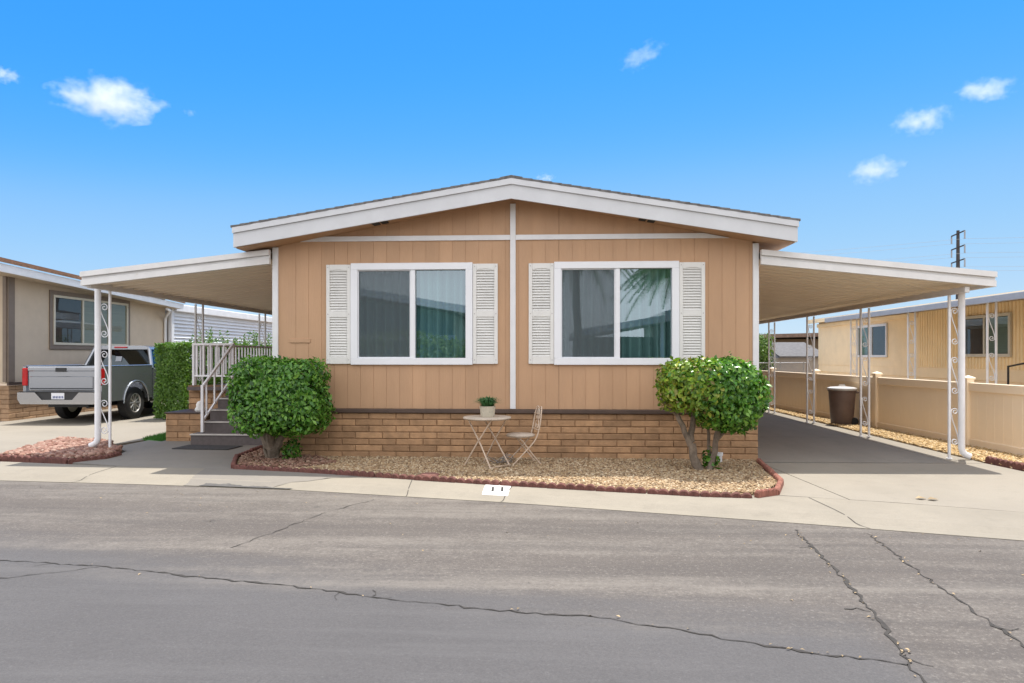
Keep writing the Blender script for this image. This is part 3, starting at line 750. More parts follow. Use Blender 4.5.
# windows
for wi,(x0,x1,z0,z1) in enumerate(WINS):
    wn=empty('window',(0,0,0)); wn.parent=house
    mb=MB(); f=.105; yo=-.045
    X0,X1,Z0,Z1=x0-.075,x1+.075,z0-.075,z1+.075
    def ring(mb,X0,X1,Z0,Z1,w,ya,yb,bev=.005):
        mb.box(X0,X1,ya,yb,Z1-w,Z1,bev=bev); mb.box(X0,X1,ya,yb,Z0,Z0+w,bev=bev)
        mb.box(X0,X0+w,ya+.0005,yb-.0005,Z0+w,Z1-w); mb.box(X1-w,X1,ya+.0005,yb-.0005,Z0+w,Z1-w)
    ring(mb,X0,X1,Z0,Z1,f,yo,.06)
    xm=(x0+x1)/2+.02
    mb.box(xm-.035,xm+.035,-.030,.058,Z0+f,Z1-f,bev=.004)
    mb.build('frame',M['vinyl'],wn)
    sh=MB(); ring(sh,X0+f+.001,xm-.036,Z0+f+.001,Z1-f-.001,.014,-.012,.02,.002); sh.build('sash',M['vinyl'],wn)
    for (a,b) in((X0+f,xm-.035),(xm+.035,X1-f)):
        gm=MB(); gm.face([(a,.03,Z0+f),(b,.03,Z0+f),(b,.03,Z1-f),(a,.03,Z1-f)]); gm.build('pane',M['glass'],wn,fix=False)
    sm=MB(); sm.box(X0+f+.015,xm-.051,-.006,-.005,Z0+f+.016,Z1-f-.016); sm.build('insect_screen',M['screen'],wn)
    # curtains hang inside
    for half,(a,b,mt) in enumerate(((x0-.1,xm-.02,'curtain_b'),(xm+.02,x1+.1,'curtain'))):
        cm=MB(); N=70; rr=random.Random(wi*3+half); ph=rr.uniform(0,6); rows=[]
        for i in range(N+1):
            u=i/N; x=a+(b-a)*u
            y=.17+.045*math.sin(u*(b-a)*2*math.pi/.13+ph+.7*math.sin(u*9))+.014*math.sin(u*31+ph)
            rows.append((x,y))
        vs=[(x,y,z) for z in(.95,3.06) for x,y in rows]
        cm.raw(vs,[(i,i+1,N+2+i,N+1+i) for i in range(N)])
        c=cm.build('curtain',M[mt],smooth=True,fix=False)
        tag(c,[['grey curtain behind the screened pane of the left house window','teal sheer curtain behind the clear pane of the left house window'],
               ['grey curtain behind the screened pane of the right house window','teal sheer curtain behind the clear pane of the right house window']][wi][half],'curtain')
    # louvred shutters beside the window
    for (a,b) in((X0-.385,X0-.004),(X1+.004,X1+.385)):
        s_=MB(); za,zb=Z0+.015,Z1-.02; fw=.055; y0=-.034
        s_.box(a,a+fw,y0,-.001,za,zb,bev=.004); s_.box(b-fw,b,y0,-.001,za,zb,bev=.004)
        zm=(za+zb)/2
        for (p,q) in((za,za+.11),(zm-.045,zm+.045),(zb-.075,zb)): s_.box(a+fw+.0005,b-fw-.0005,y0+.0008,-.0015,p,q)
        # little arch under the top rail
        xc=(a+b)/2; hw=(b-a)/2-fw
        s_.prism([(xc-hw+.001,zb-.075)]+[(xc-hw+.001+(2*hw-.002)*i/10,zb-.095+.019*math.sin(math.pi*i/10)**.8) for i in range(11)]+[(xc+hw-.001,zb-.075)],y0+.002,-.004)
        for (sx,sz) in((a+fw/2,za+.06),(b-fw/2,za+.06),(a+fw/2,zb-.04),(b-fw/2,zb-.04),(a+fw/2,zm),(b-fw/2,zm)):
            s_.obox((sx,y0-.001,sz),(.006,.003,.006),Matrix.Identity(3),1)
        so_=s_.build('shutter',[M['shutter'],M['greywall']],house)
        lv=MB(); pit=.041
        for (p,q) in((za+.112,zm-.047),(zm+.047,zb-.077)):
            z=p
            while z<q-.01:
                lv.prism([(-.030,z),(-.028,z+.004),(-.008,z+.034),(-.004,z+.032)],a+fw+.001,b-fw-.001,'x'); z+=pit
            lv.face([(a+fw,-.002,p),(b-fw,-.002,p),(b-fw,-.002,q),(a+fw,-.002,q)])
        lv.build('louvre_slats',M['shutter'],so_,fix=False)

# ------------------------------------------------------------------ carports
def scroll_pts(h=.50,w=.056,turns=1.35):
    """one S scroll in the xz plane, centred on z=0"""
    pts=[]
    n=22
    def spiral(cx,cz,r0,a0,sg):
        out=[]
        for i in range(n+1):
            u=i/n; r=r0*(.22+.78*u); a=a0+sg*turns*2*math.pi*u
            out.append((cx+r*math.cos(a),0,cz+r*math.sin(a)))
        return out
    r0=w*.92
    # top spiral ends at the left heading down, then a diagonal to the bottom spiral
    top=spiral(0.0,h/2-r0,r0,math.pi-turns*2*math.pi,1)  # ends at angle pi (left side)
    bot=[(-x,0,-z) for (x,y,z) in top][::-1]
    mid=[]
    a=top[-1]; b=bot[0]
    for i in range(1,8):
        u=i/8; s=u*u*(3-2*u); mid.append((a[0]+(b[0]-a[0])*s,0,a[2]+(b[2]-a[2])*u))
    return top+mid+bot
def make_post(parent,x,y,zb,zt,sep,mat,rz=0,single=False,mscr=None):
    p=empty('post',(x,y,zb)); p.parent=parent; p.location=(x,y,zb); H=zt-zb
    c,s=math.cos(rz),math.sin(rz)
    o=wloc(p)
    T=lambda q:(o.x+q[0]*c,o.y+q[0]*s,o.z+q[2])
    for k in((-1,) if single else (-1,1)):
        mb=MB(); q=T((k*sep/2,0,0)); mb.box(q[0]-.018,q[0]+.018,q[1]-.018,q[1]+.018,o.z,o.z+H,bev=.005)
        mb.box(q[0]-.035,q[0]+.035,q[1]-.03,q[1]+.03,o.z,o.z+.02,bev=.004)
        mb.build('upright',M[mat],p)
    for zc in (H*.20,H*.51,H*.81):
        mb=MB(); pts=[T((px,0,zc+pz)) for px,_,pz in scroll_pts(.56,(abs(sep)-.036)/2-.004)]
        mb.tube(pts,.0075,n=6)
        mb.build('scroll',M[mscr or mat],p,smooth=True)
    return p
def carport(side,zi,zo,label,posts,zbase,zbeam):
    cp=empty('carport',(side*5.2,0,0),label,'carport')
    x0,x1=(3.675,7.02) if side>0 else (3.735,6.73); y0,y1=-.10,19.0
    Z=lambda x,o=0: zi+(zo-zi)*(x-x0)/(x1-x0)+o
    X=lambda x: side*x
    # roof pans: folded metal, ribs run from house to beam
    mb=MB(); y=y0+.04; pitch=.305; prof=[]
    while y<y1:
        prof+=[(y,0),(y+.235,0),(y+.24,-.055),(y+.285,-.055),(y+.29,0)]; y+=pitch
    for (ya,da),(yb,db) in zip(prof,prof[1:]):
        mb.face([(X(x0),ya,Z(x0,-.13+da)),(X(x1-.06),ya,Z(x1-.06,-.13+da)),(X(x1-.06),yb,Z(x1-.06,-.13+db)),(X(x0),yb,Z(x0,-.13+db))])
    mb.build('roof_pan',M['pan'],cp,fix=False)
    mb=MB(); mb.face([(X(x0),y0+.03,Z(x0,-.02)),(X(x1-.02),y0+.03,Z(x1-.02,-.02)),(X(x1-.02),y1,Z(x1-.02,-.02)),(X(x0),y1,Z(x0,-.02))])
    mb.build('roof_top',M['carport'],cp)
    # front fascia, stepped like a gutter
    mb=MB()
    P=[(x0-.0,0),(x1,0)]
    def strip(zu,zl,ya,yb): mb.prism([(X(x0),Z(x0,zu)),(X(x1),Z(x1,zu)),(X(x1),Z(x1,zl)),(X(x0),Z(x0,zl))],ya,yb)
    strip(.0,-.080,y0-.055,y0+.03); strip(-.082,-.125,y0-.008,y0+.028); strip(-.127,-.215,y0-.035,y0+.026)
    mb.build('fascia',M['carport'],cp)
    mb=MB(); a,b=sorted((X(x1-.002),X(x1-.09))); mb.box(a,b,y0+.035,y1,Z(x1)-.215,Z(x1)-.12); mb.box(a,b,y0+.035,y1,Z(x1)-.118,Z(x1)-.01); mb.build('gutter',M['carport'],cp)
    xb=6.66; mb=MB(); a,b=sorted((X(xb-.035),X(xb+.035))); mb.box(a,b,y0+.05,y1,zbeam,zbeam+.085,bev=.006); mb.build('beam',M['carport'],cp)
    for i,y in enumerate(posts):
        if i==0: make_post(cp,side*(6.71 if side>0 else 6.70)-cp.location.x,y,zbase,zbeam-.001,.16 if side>0 else -.19,'post',single=True)
        else: make_post(cp,side*6.66-cp.location.x,y,0,zbeam-.001,.155,'post' if side>0 else 'postgrey')
    mb=MB()
    yy=posts[0]-.03; xo=6.795 if side>0 else -6.79
    z0=zbase+.05
    dx=side*1
    mb.tube([(xo,yy,zbeam+.11),(xo,yy,z0+.12),(xo+dx*.015,yy-.01,z0+.06),(xo+dx*.05,yy-.02,z0+.025),(xo+dx*.11,yy-.03,z0+.0)],.047,n=14)
    mb.build('downspout',M['post'],cp,smooth=True)
    return cp
carport(1,3.14,2.79,'white metal carport on scrollwork posts along the right side of the tan house',[.36,3.27,6.09,8.95,11.8,14.7,17.6],.0,2.50)
carport(-1,3.20,2.88,'white metal carport on scrollwork posts over the porch left of the tan house',[.40,3.40,6.55,9.6,12.7,15.8],.06,2.64)

# ------------------------------------------------------------------ porch with steps
porch=empty('porch',(-5.1,2.6,0),'raised entry porch with carpeted steps, white railing and block base','porch')
mb=MB(); mb.box(-6.5,-3.72,2.62,12,.90,.965); mb.build('deck',M['step'],porch)
mb=MB(); bricks(mb,(-6.55,2.78),(1,0),(0,-1),.82,-.05,9,seed=8); bricks(mb,(-6.55,12),(0,-1),(-1,0),9.22,-.05,9,seed=9)
mb.box(-6.56,-5.7,2.77,2.9,.955,.995,1)
mb.build('block_base',[M['slump'],M['mortar']],porch,fix=False)
for i in range(5):
    xl=-5.78+.05*(i>0)
    mb=MB(); y=1.40+.30*i; z=.193*(i+1); xr=-4.44
    if i==4: y+=.02
    mb.box(xl,xr,y,2.60 if i<4 else 2.615,z-.193+.001,z-.026)
    stp=mb.build('step',M['step'],porch)
    mb=MB(); mb.box(xl-.012,xr+.012,y-.022,y+.30 if i<4 else 2.6,z-.025,z,bev=.004); mb.build('tread',M['nosing'] ,stp)
    mb=MB(); mb.box(xl+.02,xr-.02,y+.03,y+.27,z+.0005,z+.004); mb.build('tread_carpet',M['step'],stp)
def railing(a,b,zt,zb_,n,name='railing',post_a=None,post_b=None):
    a=Vector(a);b=Vector(b)
    mb=MB(); up=Vector((0,0,1))
    mb.bar(a,b,.045,.045,bev=.006); 
    dz=Vector((0,0,zb_))
    mb.bar(a-dz,b-dz,.035,.035,bev=.004)
    r=mb.build(name,M['rail'],porch)
    for i in range(n):
        t=(i+.5)/n; p=a.lerp(b,t); bm_=MB(); bm_.box(p.x-.013,p.x+.013,p.y-.013,p.y+.013,p.z-zb_+.005,p.z-.01); bm_.build('baluster',M['rail'],r)
    for pt,zl in((a,post_a),(b,post_b)):
        if zl is not None:
            bm_=MB(); bm_.box(pt.x-.024,pt.x+.024,pt.y-.024,pt.y+.024,zl,pt.z+.03,bev=.005); bm_.build('rail_post',M['rail'],r)
railing((-6.45,2.78,1.80),(-5.60,2.70,1.80),1.8,.62,6,post_a=.99)
railing((-6.47,2.85,1.79),(-6.47,9.5,1.79),1.8,.62,42)
railing((-5.66,1.58,1.02),(-5.60,2.66,1.80),1.8,.62,4,'handrail',post_a=.20,post_b=.97)
mb=MB(); bricks(mb,(-6.53,1.92),(1,0),(0,-1),.70,-.06,5,seed=11); bricks(mb,(-6.53,2.7),(0,-1),(-1,0),.78,-.06,5,seed=12); bricks(mb,(-5.83,1.92),(0,1),(1,0),.78,-.06,5,seed=13)
ptr=empty('planter_wall',(-6.18,2.3,0),'low slump block planter wall with brown cap left of the steps','planter wall')
mb.build('blocks',[M['slump'],M['mortar']],ptr,fix=False)
mb=MB(); mb.box(-6.55,-5.81,1.90,2.75,.506,.53,bev=.006); mb.build('cap',M['ledge'],ptr)
mb=MB(); mb.obox((-5.28,1.02,.010),(.50,.25,.006),Matrix.Rotation(R(-4),3,'Z'),bev=.003); tag(mb.build('doormat',M['mat']),'dark rubber doormat on the walkway in front of the steps','doormat')
# small white stone figure on the planter
mb=MB(); mb.lathe([(.0,.53),(.09,.53),(.10,.56),(.07,.62),(.075,.66),(.045,.71),(.0,.73)],(-6.02,2.2,0),10); tag(mb.build('garden_ornament',M['whitepaint'],smooth=True),'small pale stone ornament on the planter cap beside the handrail','ornament')
# artificial grass beside the planter
turf=[(-7.1,2.1),(-6.58,1.85),(-6.58,4.5),(-7.25,4.5)]
def blades(name,poly,n,h,label,z=0.0):
    P=np.array(poly);x0,y0=P.min(0);x1,y1=P.max(0)
    px=nrng.uniform(x0,x1,n);py=nrng.uniform(y0,y1,n);k=inside(px,py,poly);px=px[k];py=py[k];n=len(px)
    a=nrng.uniform(0,6.28,n);hh=h*nrng.uniform(.6,1.3,n);lx=nrng.normal(0,h*.4,n);ly=nrng.normal(0,h*.4,n);wd=.004
    V=np.stack([np.stack([px-wd*np.cos(a),py-wd*np.sin(a),np.full(n,z)],1),np.stack([px+wd*np.cos(a),py+wd*np.sin(a),np.full(n,z)],1),np.stack([px+lx,py+ly,z+hh],1)],1)
    Fm=np.arange(n*3).reshape(-1,3); o=npmesh(name,V.reshape(-1,3),Fm,M['leaf_grass']); tag(o,label,'grass',None,'stuff')
sheet('turf_strip',turf,.008,M['leaf_grass'],.05)
blades('grass',turf,9000,.05,'bright green grass strip beside the block planter',.008)

# ------------------------------------------------------------------ leaves, bushes, hedge
def leaves(name,P,Nrm,size,mats,parent=None,midx=None,droop=.35,jit=.9):
    """P (n,3) positions, Nrm (n,3) outward; folded leaf of 4 tris each"""
    n=len(P); s=size*nrng.uniform(.65,1.3,n)
    nr=Nrm+nrng.normal(0,jit*.5,(n,3)); nr/=np.linalg.norm(nr,axis=1)[:,None]
    tdir=nrng.normal(0,1,(n,3)); tdir[:,2]-=droop*1.2; tdir+=Nrm*.5
    tdir-=nr*(tdir*nr).sum(1)[:,None]; tdir/=np.linalg.norm(tdir,axis=1)[:,None]
    sd=np.cross(tdir,nr)
    def pt(l,wd,h): return P+tdir*(s*l)[:,None]+sd*(s*wd)[:,None]+nr*(s*h)[:,None]
    V=np.stack([pt(0,0,0),pt(.5,-.27,.10),pt(.52,0,.0),pt(.5,.27,.10),pt(1,0,-.12)],1)
    T=np.array([[0,2,1],[0,3,2],[1,2,4],[3,4,2]])
    Fm=(T[None]+(np.arange(n)*5)[:,None,None]).reshape(-1,3)
    mi=None if midx is None else np.repeat(midx,4)
    return npmesh(name,V.reshape(-1,3),Fm,mats,parent,midx=mi)
def superell(n,c,h,e=3.2,shell=.30,seed=0,lump=.10,under=None):
    """random points in the outer shell of a rounded box with an uneven outline"""
    dirs=nrng.normal(0,1,(n,3)); dirs/=np.abs(dirs).max(1)[:,None]
    q=(np.abs(dirs)**e).sum(1)**(1/e); dirs/=q[:,None]
    ph=nrng.uniform(0,6,9)
    lum=1+lump*(np.sin(dirs[:,0]*4.1+ph[0])*np.sin(dirs[:,2]*3.7+ph[1])+.7*np.sin(dirs[:,1]*6+dirs[:,0]*5.3+ph[2])*np.sin(dirs[:,2]*6.5+ph[3])+.35*np.sin(dirs[:,0]*13+ph[4])*np.sin(dirs[:,2]*12+dirs[:,1]*9+ph[5]))
    r=(1-shell*nrng.random(n)**1.8)
    P=dirs*(r*lum)[:,None]*np.array(h)+np.array(c)
    N=np.sign(dirs)*np.abs(dirs)**(e-1)/np.array(h); N/=np.linalg.norm(N,axis=1)[:,None]
    return P,N
def branchy(mb,segs,n=8):
    for (a,b,r0,r1) in segs:
        a=Vector(a);b=Vector(b); k=5; pts=[];rs=[]
        side=Vector((rng.uniform(-1,1),rng.uniform(-1,1),0))*(b-a).length*.05
        for i in range(k+1):
            u=i/k; pts.append(a.lerp(b,u)+side*math.sin(math.pi*u)+Vector((rng.uniform(-1,1),rng.uniform(-1,1),0))*r1*.3); rs.append((r0+(r1-r0)*u)*rng.uniform(.93,1.08))
        mb.tube(pts,rs,n=n)
# left bush: dense, dark green, clipped box on a knotted trunk
b1=empty('clipped_bush',(-3.5,-.46,0),'dense dark green box-clipped bush by the entry steps','bush')
P,N=superell(11000,(-3.35,-.62,.985),(.645,.47,.53),5.5,.40,lump=.065); keep=~((P[:,1]>-.07)&(P[:,0]>-3.75))
sz=np.where(nrng.random(len(P))<.22,1,0)[keep]
P,N=P[keep],N[keep]; leaves('foliage',P,N,.074,[M['leaf'],M['leaf_b']],b1,sz)
tw=MB()
for k in range(70):
    q=P[rng.randrange(len(P))]; tw.tube([(-3.5+(q[0]+3.5)*.45,-.55+(q[1]+.55)*.45,.62+(q[2]-.62)*.4),(q[0]+rng.uniform(-.03,.03),q[1],q[2]+.02)],[.008,.003],n=5)
tw.build('twigs',M['bark'],b1)
mb=MB(); branchy(mb,[((-3.52,-.46,-.05),(-3.55,-.47,.22),.075,.085),((-3.55,-.47,.2),(-3.80,-.5,.62),.085,.05),((-3.54,-.46,.18),(-3.30,-.5,.62),.075,.045),((-3.55,-.46,.2),(-3.52,-.7,.65),.07,.045),
    ((-3.5,-.46,-.02),(-3.42,-.40,.40),.05,.03),((-3.6,-.46,.0),(-3.72,-.42,.4),.03,.022),((-3.80,-.5,.6),(-4.0,-.6,1.0),.05,.02),((-3.30,-.5,.6),(-3.0,-.6,1.1),.045,.02),((-3.52,-.6,.6),(-3.5,-.6,1.3),.045,.02)]); mb.build('trunk',M['bark'],b1,smooth=True)
P,N=superell(260,(-3.28,-.42,.16),(.14,.11,.16),2.2,.6); leaves('sprout',P,N,.06,M['leaf'],b1)
# right bush: multi-stem, yellowing on its left half
b2=empty('clipped_bush',(2.62,-1.0,0),'multi-stemmed clipped bush with yellowing left half near the driveway','bush')
P1,N1=superell(5200,(2.49,-1.02,1.165),(.43,.48,.33),3.4,.5,lump=.12)
P2,N2=superell(9000,(2.93,-1.04,1.04),(.47,.50,.45),3.3,.48,lump=.09)
P3,N3=superell(4600,(2.72,-1.10,1.19),(.38,.50,.325),4.0,.5,lump=.06)
P=np.concatenate([P1,P2,P3]);N=np.concatenate([N1,N2,N3])
yel=(nrng.random(len(P))<np.clip((2.85-P[:,0])*1.9,.04,.9)).astype(int)
yel[(yel==0)&(nrng.random(len(P))<.25)]=2
leaves('foliage',P,N,.074,[M['leaf'],M['leaf_yel'],M['leaf_b']],b2,yel,.5)
mb=MB(); branchy(mb,[((2.62,-1.0,-.06),(2.47,-1.02,.38),.066,.050),((2.47,-1.02,.36),(2.28,-1.05,.80),.046,.030),((2.28,-1.05,.78),(2.05,-1.1,1.0),.035,.015),((2.48,-1.02,.40),(2.56,-.96,.88),.048,.036),((2.56,-.96,.86),(2.5,-.95,1.2),.036,.016),
    ((2.68,-1.0,-.06),(2.82,-1.03,.50),.046,.036),((2.82,-1.03,.48),(2.86,-1.05,.95),.045,.03),((2.80,-1.02,.42),(3.08,-1.0,.80),.036,.022),((2.74,-.95,.1),(2.72,-.9,.75),.025,.018),((2.82,-1.04,.6),(2.62,-1.1,.95),.026,.014),((2.30,-1.05,.74),(2.12,-1.15,.92),.02,.01),((3.08,-1.0,.78),(3.3,-1.0,1.1),.022,.012)]); mb.build('trunk',M['bark'],b2,smooth=True)
P,N=superell(110,(2.75,-.93,.16),(.10,.09,.14),2.2,.7); leaves('sprout',P,N,.085,M['leaf'],b2)
P,N=superell(24,(2.98,-1.0,1.53),(.02,.02,.10),2,.9); leaves('shoot',P,N,.06,M['leaf'],b2)
# hedge running back beside the carport
hd=empty('hedge',(-8.75,9,0),'tall clipped green hedge between the truck and the porch','hedge')
def boxshell(n,x0,x1,y0,y1,z0,z1,faces,bulge=.05,depth=.16):
    Ps=[];Ns=[]
    areas={'f':(x1-x0)*(z1-z0),'b':(x1-x0)*(z1-z0),'l':(y1-y0)*(z1-z0),'r':(y1-y0)*(z1-z0),'t':(x1-x0)*(y1-y0)}; tot=sum(areas[f]*w_ for f,w_ in faces.items())
    for f,w_ in faces.items():
        k=int(n*areas[f]*w_/tot); u,v=nrng.random(k),nrng.random(k); dd=depth*nrng.random(k)**1.5-bulge*(np.sin(u*9+v*3)*np.sin(v*8+u*2))
        x=x0+(x1-x0)*u;y=y0+(y1-y0)*u;z=z0+(z1-z0)*v
        if f=='f': p=np.stack([x,y0+dd,z],1);nn=(0,-1,.1)
        if f=='b': p=np.stack([x,y1-dd,z],1);nn=(0,1,.1)
        if f=='l': p=np.stack([x0+dd,y,z],1);nn=(-1,0,.1)
        if f=='r': p=np.stack([x1-dd,y,z],1);nn=(1,0,.1)
        if f=='t': p=np.stack([x,y0+(y1-y0)*v,z1-dd],1);nn=(0,0,1)
        Ps.append(p);Ns.append(np.tile(nn,(k,1)))
    return np.concatenate(Ps),np.concatenate(Ns).astype(float)
P,N=boxshell(46000,-9.12,-8.36,6.0,13.5,.06,1.86,{'f':3.2,'r':1.1,'t':1.5,'l':.5})
leaves('foliage',P,N,.068,M['leaf_hedge'],hd,droop=.1)
pts=[];nn=[]
for i in range(150):
    x,y=rng.uniform(-9.0,-8.36),rng.uniform(6.9,13.4); h=rng.uniform(.10,.30)+(.25 if rng.random()<.2 else 0)
    for k in range(int(h*60)): pts.append((x+rng.gauss(0,.02),y+rng.gauss(0,.02),1.8+h*rng.random())); nn.append((rng.gauss(0,1),rng.gauss(0,1),.4))
leaves('shoot',np.array(pts),np.array(nn),.06,M['leaf_hedge'],hd,droop=-.6)
mb=MB(); 
for i in range(12): branchy(mb,[((-8.74,6.3+i*.6,-.1),(-8.74+rng.uniform(-.15,.15),6.3+i*.6,1.5),.035,.015)],6)
mb.build('stem',M['bark'],hd,smooth=True)

# ------------------------------------------------------------------ garden table, chair, pot, small things
tb=empty('bistro_table',(-.32,-.83,.02),'round rusty mosaic bistro table with crossed cream legs on the gravel','table')
mb=MB(); mb.lathe([(.0,.685),(.315,.685),(.333,.690),(.340,.700),(.338,.712),(.325,.718),(.0,.718)],(-.32,-.83,0),40); mb.build('tabletop',M['tabletop'],tb,smooth=True)
for sy,ang in((-.17,0),(.17,0)):
    for sx in(-1,1):
        lm=MB(); y=sy*1.0+.008*sx
        lm.tube([(-.32-sx*.235,-.83+y*.9,.69),(-.32+sx*.02,-.83+y*1.0,.36),(-.32+sx*.265,-.83+y*1.15,.0)],.0105,n=8); lm.build('leg',M['iron'],tb,smooth=True)
tb.rotation_euler=(0,0,R(-38.5))
rm_=MB(); rm_.tube([(-.32-.235,-.83-.153,.68),(-.32-.235,-.83+.153,.68)],.007); rm_.build('rail',M['iron'],tb); rm_=MB(); rm_.tube([(-.32+.265,-.83-.19,.05),(-.32+.265,-.83+.19,.05)],.006); rm_.build('rail',M['iron'],tb)
pt=empty('potted_plant',(-.31,-.86,.718),'small grassy plant in a patterned pot on the table','potted plant')
mb=MB(); mb.lathe([(.0,.719),(.092,.719),(.10,.75),(.108,.83),(.115,.87),(.107,.87),(.10,.845),(.0,.84)],(-.31,-.86,0),20); mb.build('pot',M['pot'],pt,smooth=True)
n=420; a=nrng.uniform(0,6.28,n); rr=nrng.uniform(0,.075,n); lean=nrng.uniform(.1,1.3,n); hh=nrng.uniform(.07,.14,n)
bx=-.31+rr*np.cos(a); by=-.86+rr*np.sin(a); wd=.006
mid_=np.stack([bx+np.cos(a)*lean*.065,by+np.sin(a)*lean*.065,.85+hh],1); tip=np.stack([bx+np.cos(a)*lean*.165,by+np.sin(a)*lean*.165,.85+hh*(1.35-.55*lean)],1)
bl=np.stack([bx-wd*np.sin(a),by+wd*np.cos(a),np.full(n,.835)],1); br=np.stack([bx+wd*np.sin(a),by-wd*np.cos(a),np.full(n,.835)],1)
V=np.stack([bl,br,mid_+np.stack([wd*np.sin(a),-wd*np.cos(a),0*a],1),mid_-np.stack([wd*np.sin(a),-wd*np.cos(a),0*a],1),tip],1)
T=np.array([[0,1,2],[0,2,3],[3,2,4]]); npmesh('leaves',V.reshape(-1,3),(T[None]+(np.arange(n)*5)[:,None,None]).reshape(-1,3),M['leaf_pot'],pt)
# folding chair, built facing -x about its own origin, then turned
ch=empty('bistro_chair',(0,0,0),'small folding cream metal bistro chair with scrolled back on gravel','chair')
mb=MB(); mb.lathe([(.0,.395),(.175,.395),(.205,.405),(.21,.422),(.19,.436),(.0,.442)],(-.03,0,0),28); mb.build('seat',M['tabletop'],ch,smooth=True)
def smooth_path(P,k=6):
    out=[]
    for i in range(len(P)-1):
        p0=Vector(P[max(i-1,0)]);p1=Vector(P[i]);p2=Vector(P[i+1]);p3=Vector(P[min(i+2,len(P)-1)])
        for j in range(k):
            t=j/k; out.append(.5*((2*p1)+(p2-p0)*t+(2*p0-5*p1+4*p2-p3)*t*t+(3*p1-p0-3*p2+p3)*t**3))
    out.append(Vector(P[-1])); return out
for s in(-1,1):
    y=s*.165
    mb=MB(); mb.tube(smooth_path([(.245,y*.8,.785),(.225,y,.66),(.185,y,.46),(.12,y,.33),(-.04,y,.16),(-.20,y,.0)]),.0095); mb.build('leg',M['iron'],ch,smooth=True)
    y=s*.145
    mb=MB(); mb.tube(smooth_path([(-.13,y,.405),(-.06,y,.37),(.02,y,.27),(.13,y,.13),(.24,y,.0)]),.0095); mb.build('leg',M['iron'],ch,smooth=True)
mb=MB(); mb.tube(smooth_path([(.245,-.132,.785),(.256,-.09,.825),(.258,0,.80),(.256,.09,.825),(.245,.132,.785)]),.008)
for z,x in((.50,.19),(.72,.228)): mb.tube([(x,-.16,z),(x,.16,z)],.007)
mb.build('backrest',M['iron'],ch,smooth=True)
for s in(-1,1):
    mb=MB(); mb.tube([(.205+ (z_-.5)*.17,s*.055+s*x_*.9,z_) for x_,_,z_ in [(px,0,.61+pz) for px,_,pz in scroll_pts(.20,.042)]],.006,n=6); mb.build('scroll',M['iron'],ch,smooth=True)
mb=MB(); mb.lathe([(.0,-.01),(.055,-.008),(.06,0),(.055,.008),(.0,.01)],(.24,0,.74),16,axis='x'); mb.build('medallion',M['tabletop'],ch,smooth=True)
ch.location=(.17,-.60,.02); ch.rotation_euler=(0,0,R(17))
# coil of wire under the table
mb=MB(); r=random.Random(5)
for k in range(7):
    c=(-.18+r.uniform(-.12,.16),-.62+r.uniform(-.06,.06)); rad=r.uniform(.05,.09); tl=r.uniform(.4,1.1); ph=r.uniform(0,6)
    mb.tube([(c[0]+rad*math.cos(t*.35+ph),c[1]+rad*.5*math.sin(t*.35+ph),.09+rad*tl*math.sin(t*.35)) for t in range(18)],.004,n=5,closed=True)
tag(mb.build('wire_ornament',M['galv'],smooth=True),'tangled silver wire ornament on the gravel under the table','ornament')
mb=MB(); mb.lathe([(.0,.02),(.125,.02),(.13,.035),(.12,.055),(.0,.06)],(-.98,-1.70,0),9); tag(mb.build('stepping_stone',M['paver']),'small round reddish stone lying in the gravel near the edging','stone')
mb=MB(); mb.tube([(3.03,-.30,-.05),(3.03,-.30,.12)],.035,n=14); mb.lathe([(.0,.12),(.046,.12),(.046,.165),(.0,.17)],(3.03,-.30,0),14); tag(mb.build('pipe_cap',M['white'],smooth=True),'short white capped pipe standing in gravel by the block skirt','pipe')
# painted kerb number
kn=on_kerb('painted_number',M['whitepaint'],lambda t:-.225+.012*t,lambda t:.095-.012*t,lambda u:.14,lambda u:.70,.002); del kn['kind']; tag(kn,'white painted rectangle on the kerb with the black number 11','kerb number')
def text(body,size,loc,rot,mat,parent,name='lettering',ext=.0006):
    cu=bpy.data.curves.new('t','FONT'); cu.body=body; cu.size=size; cu.extrude=ext; cu.align_x='CENTER'; cu.align_y='CENTER'; cu.offset=size*.018
    to=bpy.data.objects.new('t',cu); COL.objects.link(to); bpy.context.view_layer.update()
    me=bpy.data.meshes.new_from_object(to.evaluated_get(bpy.context.evaluated_depsgraph_get())); bpy.data.objects.remove(to)
    me.name=name; me.materials.clear(); me.materials.append(mat)
    o=bpy.data.objects.new(name,me); COL.objects.link(o); o.parent=parent; pl_=wloc(parent) if parent else Vector()
    o.location=Vector(loc)-pl_; o.rotation_euler=rot; return o
dg=text('11',.36,(-.055,-2.40,.0012),(0,0,R(3)),M['blackpaint'],kn,'digits'); dg.scale=(.62,1,1)
# fallen leaves and grit
def litter(name,pts,size,label):
    n=len(pts); P=np.array([(x,y,z+.004) for x,y,z in pts]); N=np.tile((0,0,1.),(n,1))
    o=leaves(name,P,N,size,M['dryleaf'],jit=.35); tag(o,label,'leaf litter',None,'stuff')
r=random.Random(21); pts=[]
for pl_,k in((crack2,60),(crack3,35),(crack1[3:],20)):
    for i in range(k):
        a=r.randrange(len(pl_)-1); t=r.random(); x=pl_[a][0]*(1-t)+pl_[a+1][0]*t; y=pl_[a][1]*(1-t)+pl_[a+1][1]*t
        if y>-8.5: pts.append((x+r.gauss(0,.02),y+r.gauss(0,.025),ZR+.004))
for i in range(60):
    x=r.uniform(-6,5); yb_=yat([Vector(p) for p in E],x); pts.append((x,yb_-abs(r.gauss(0,.8))-.05,ZR))
litter('leaf_litter',pts,.024,'tan leaf crumbs and grit along the road cracks')
mb=MB(); 
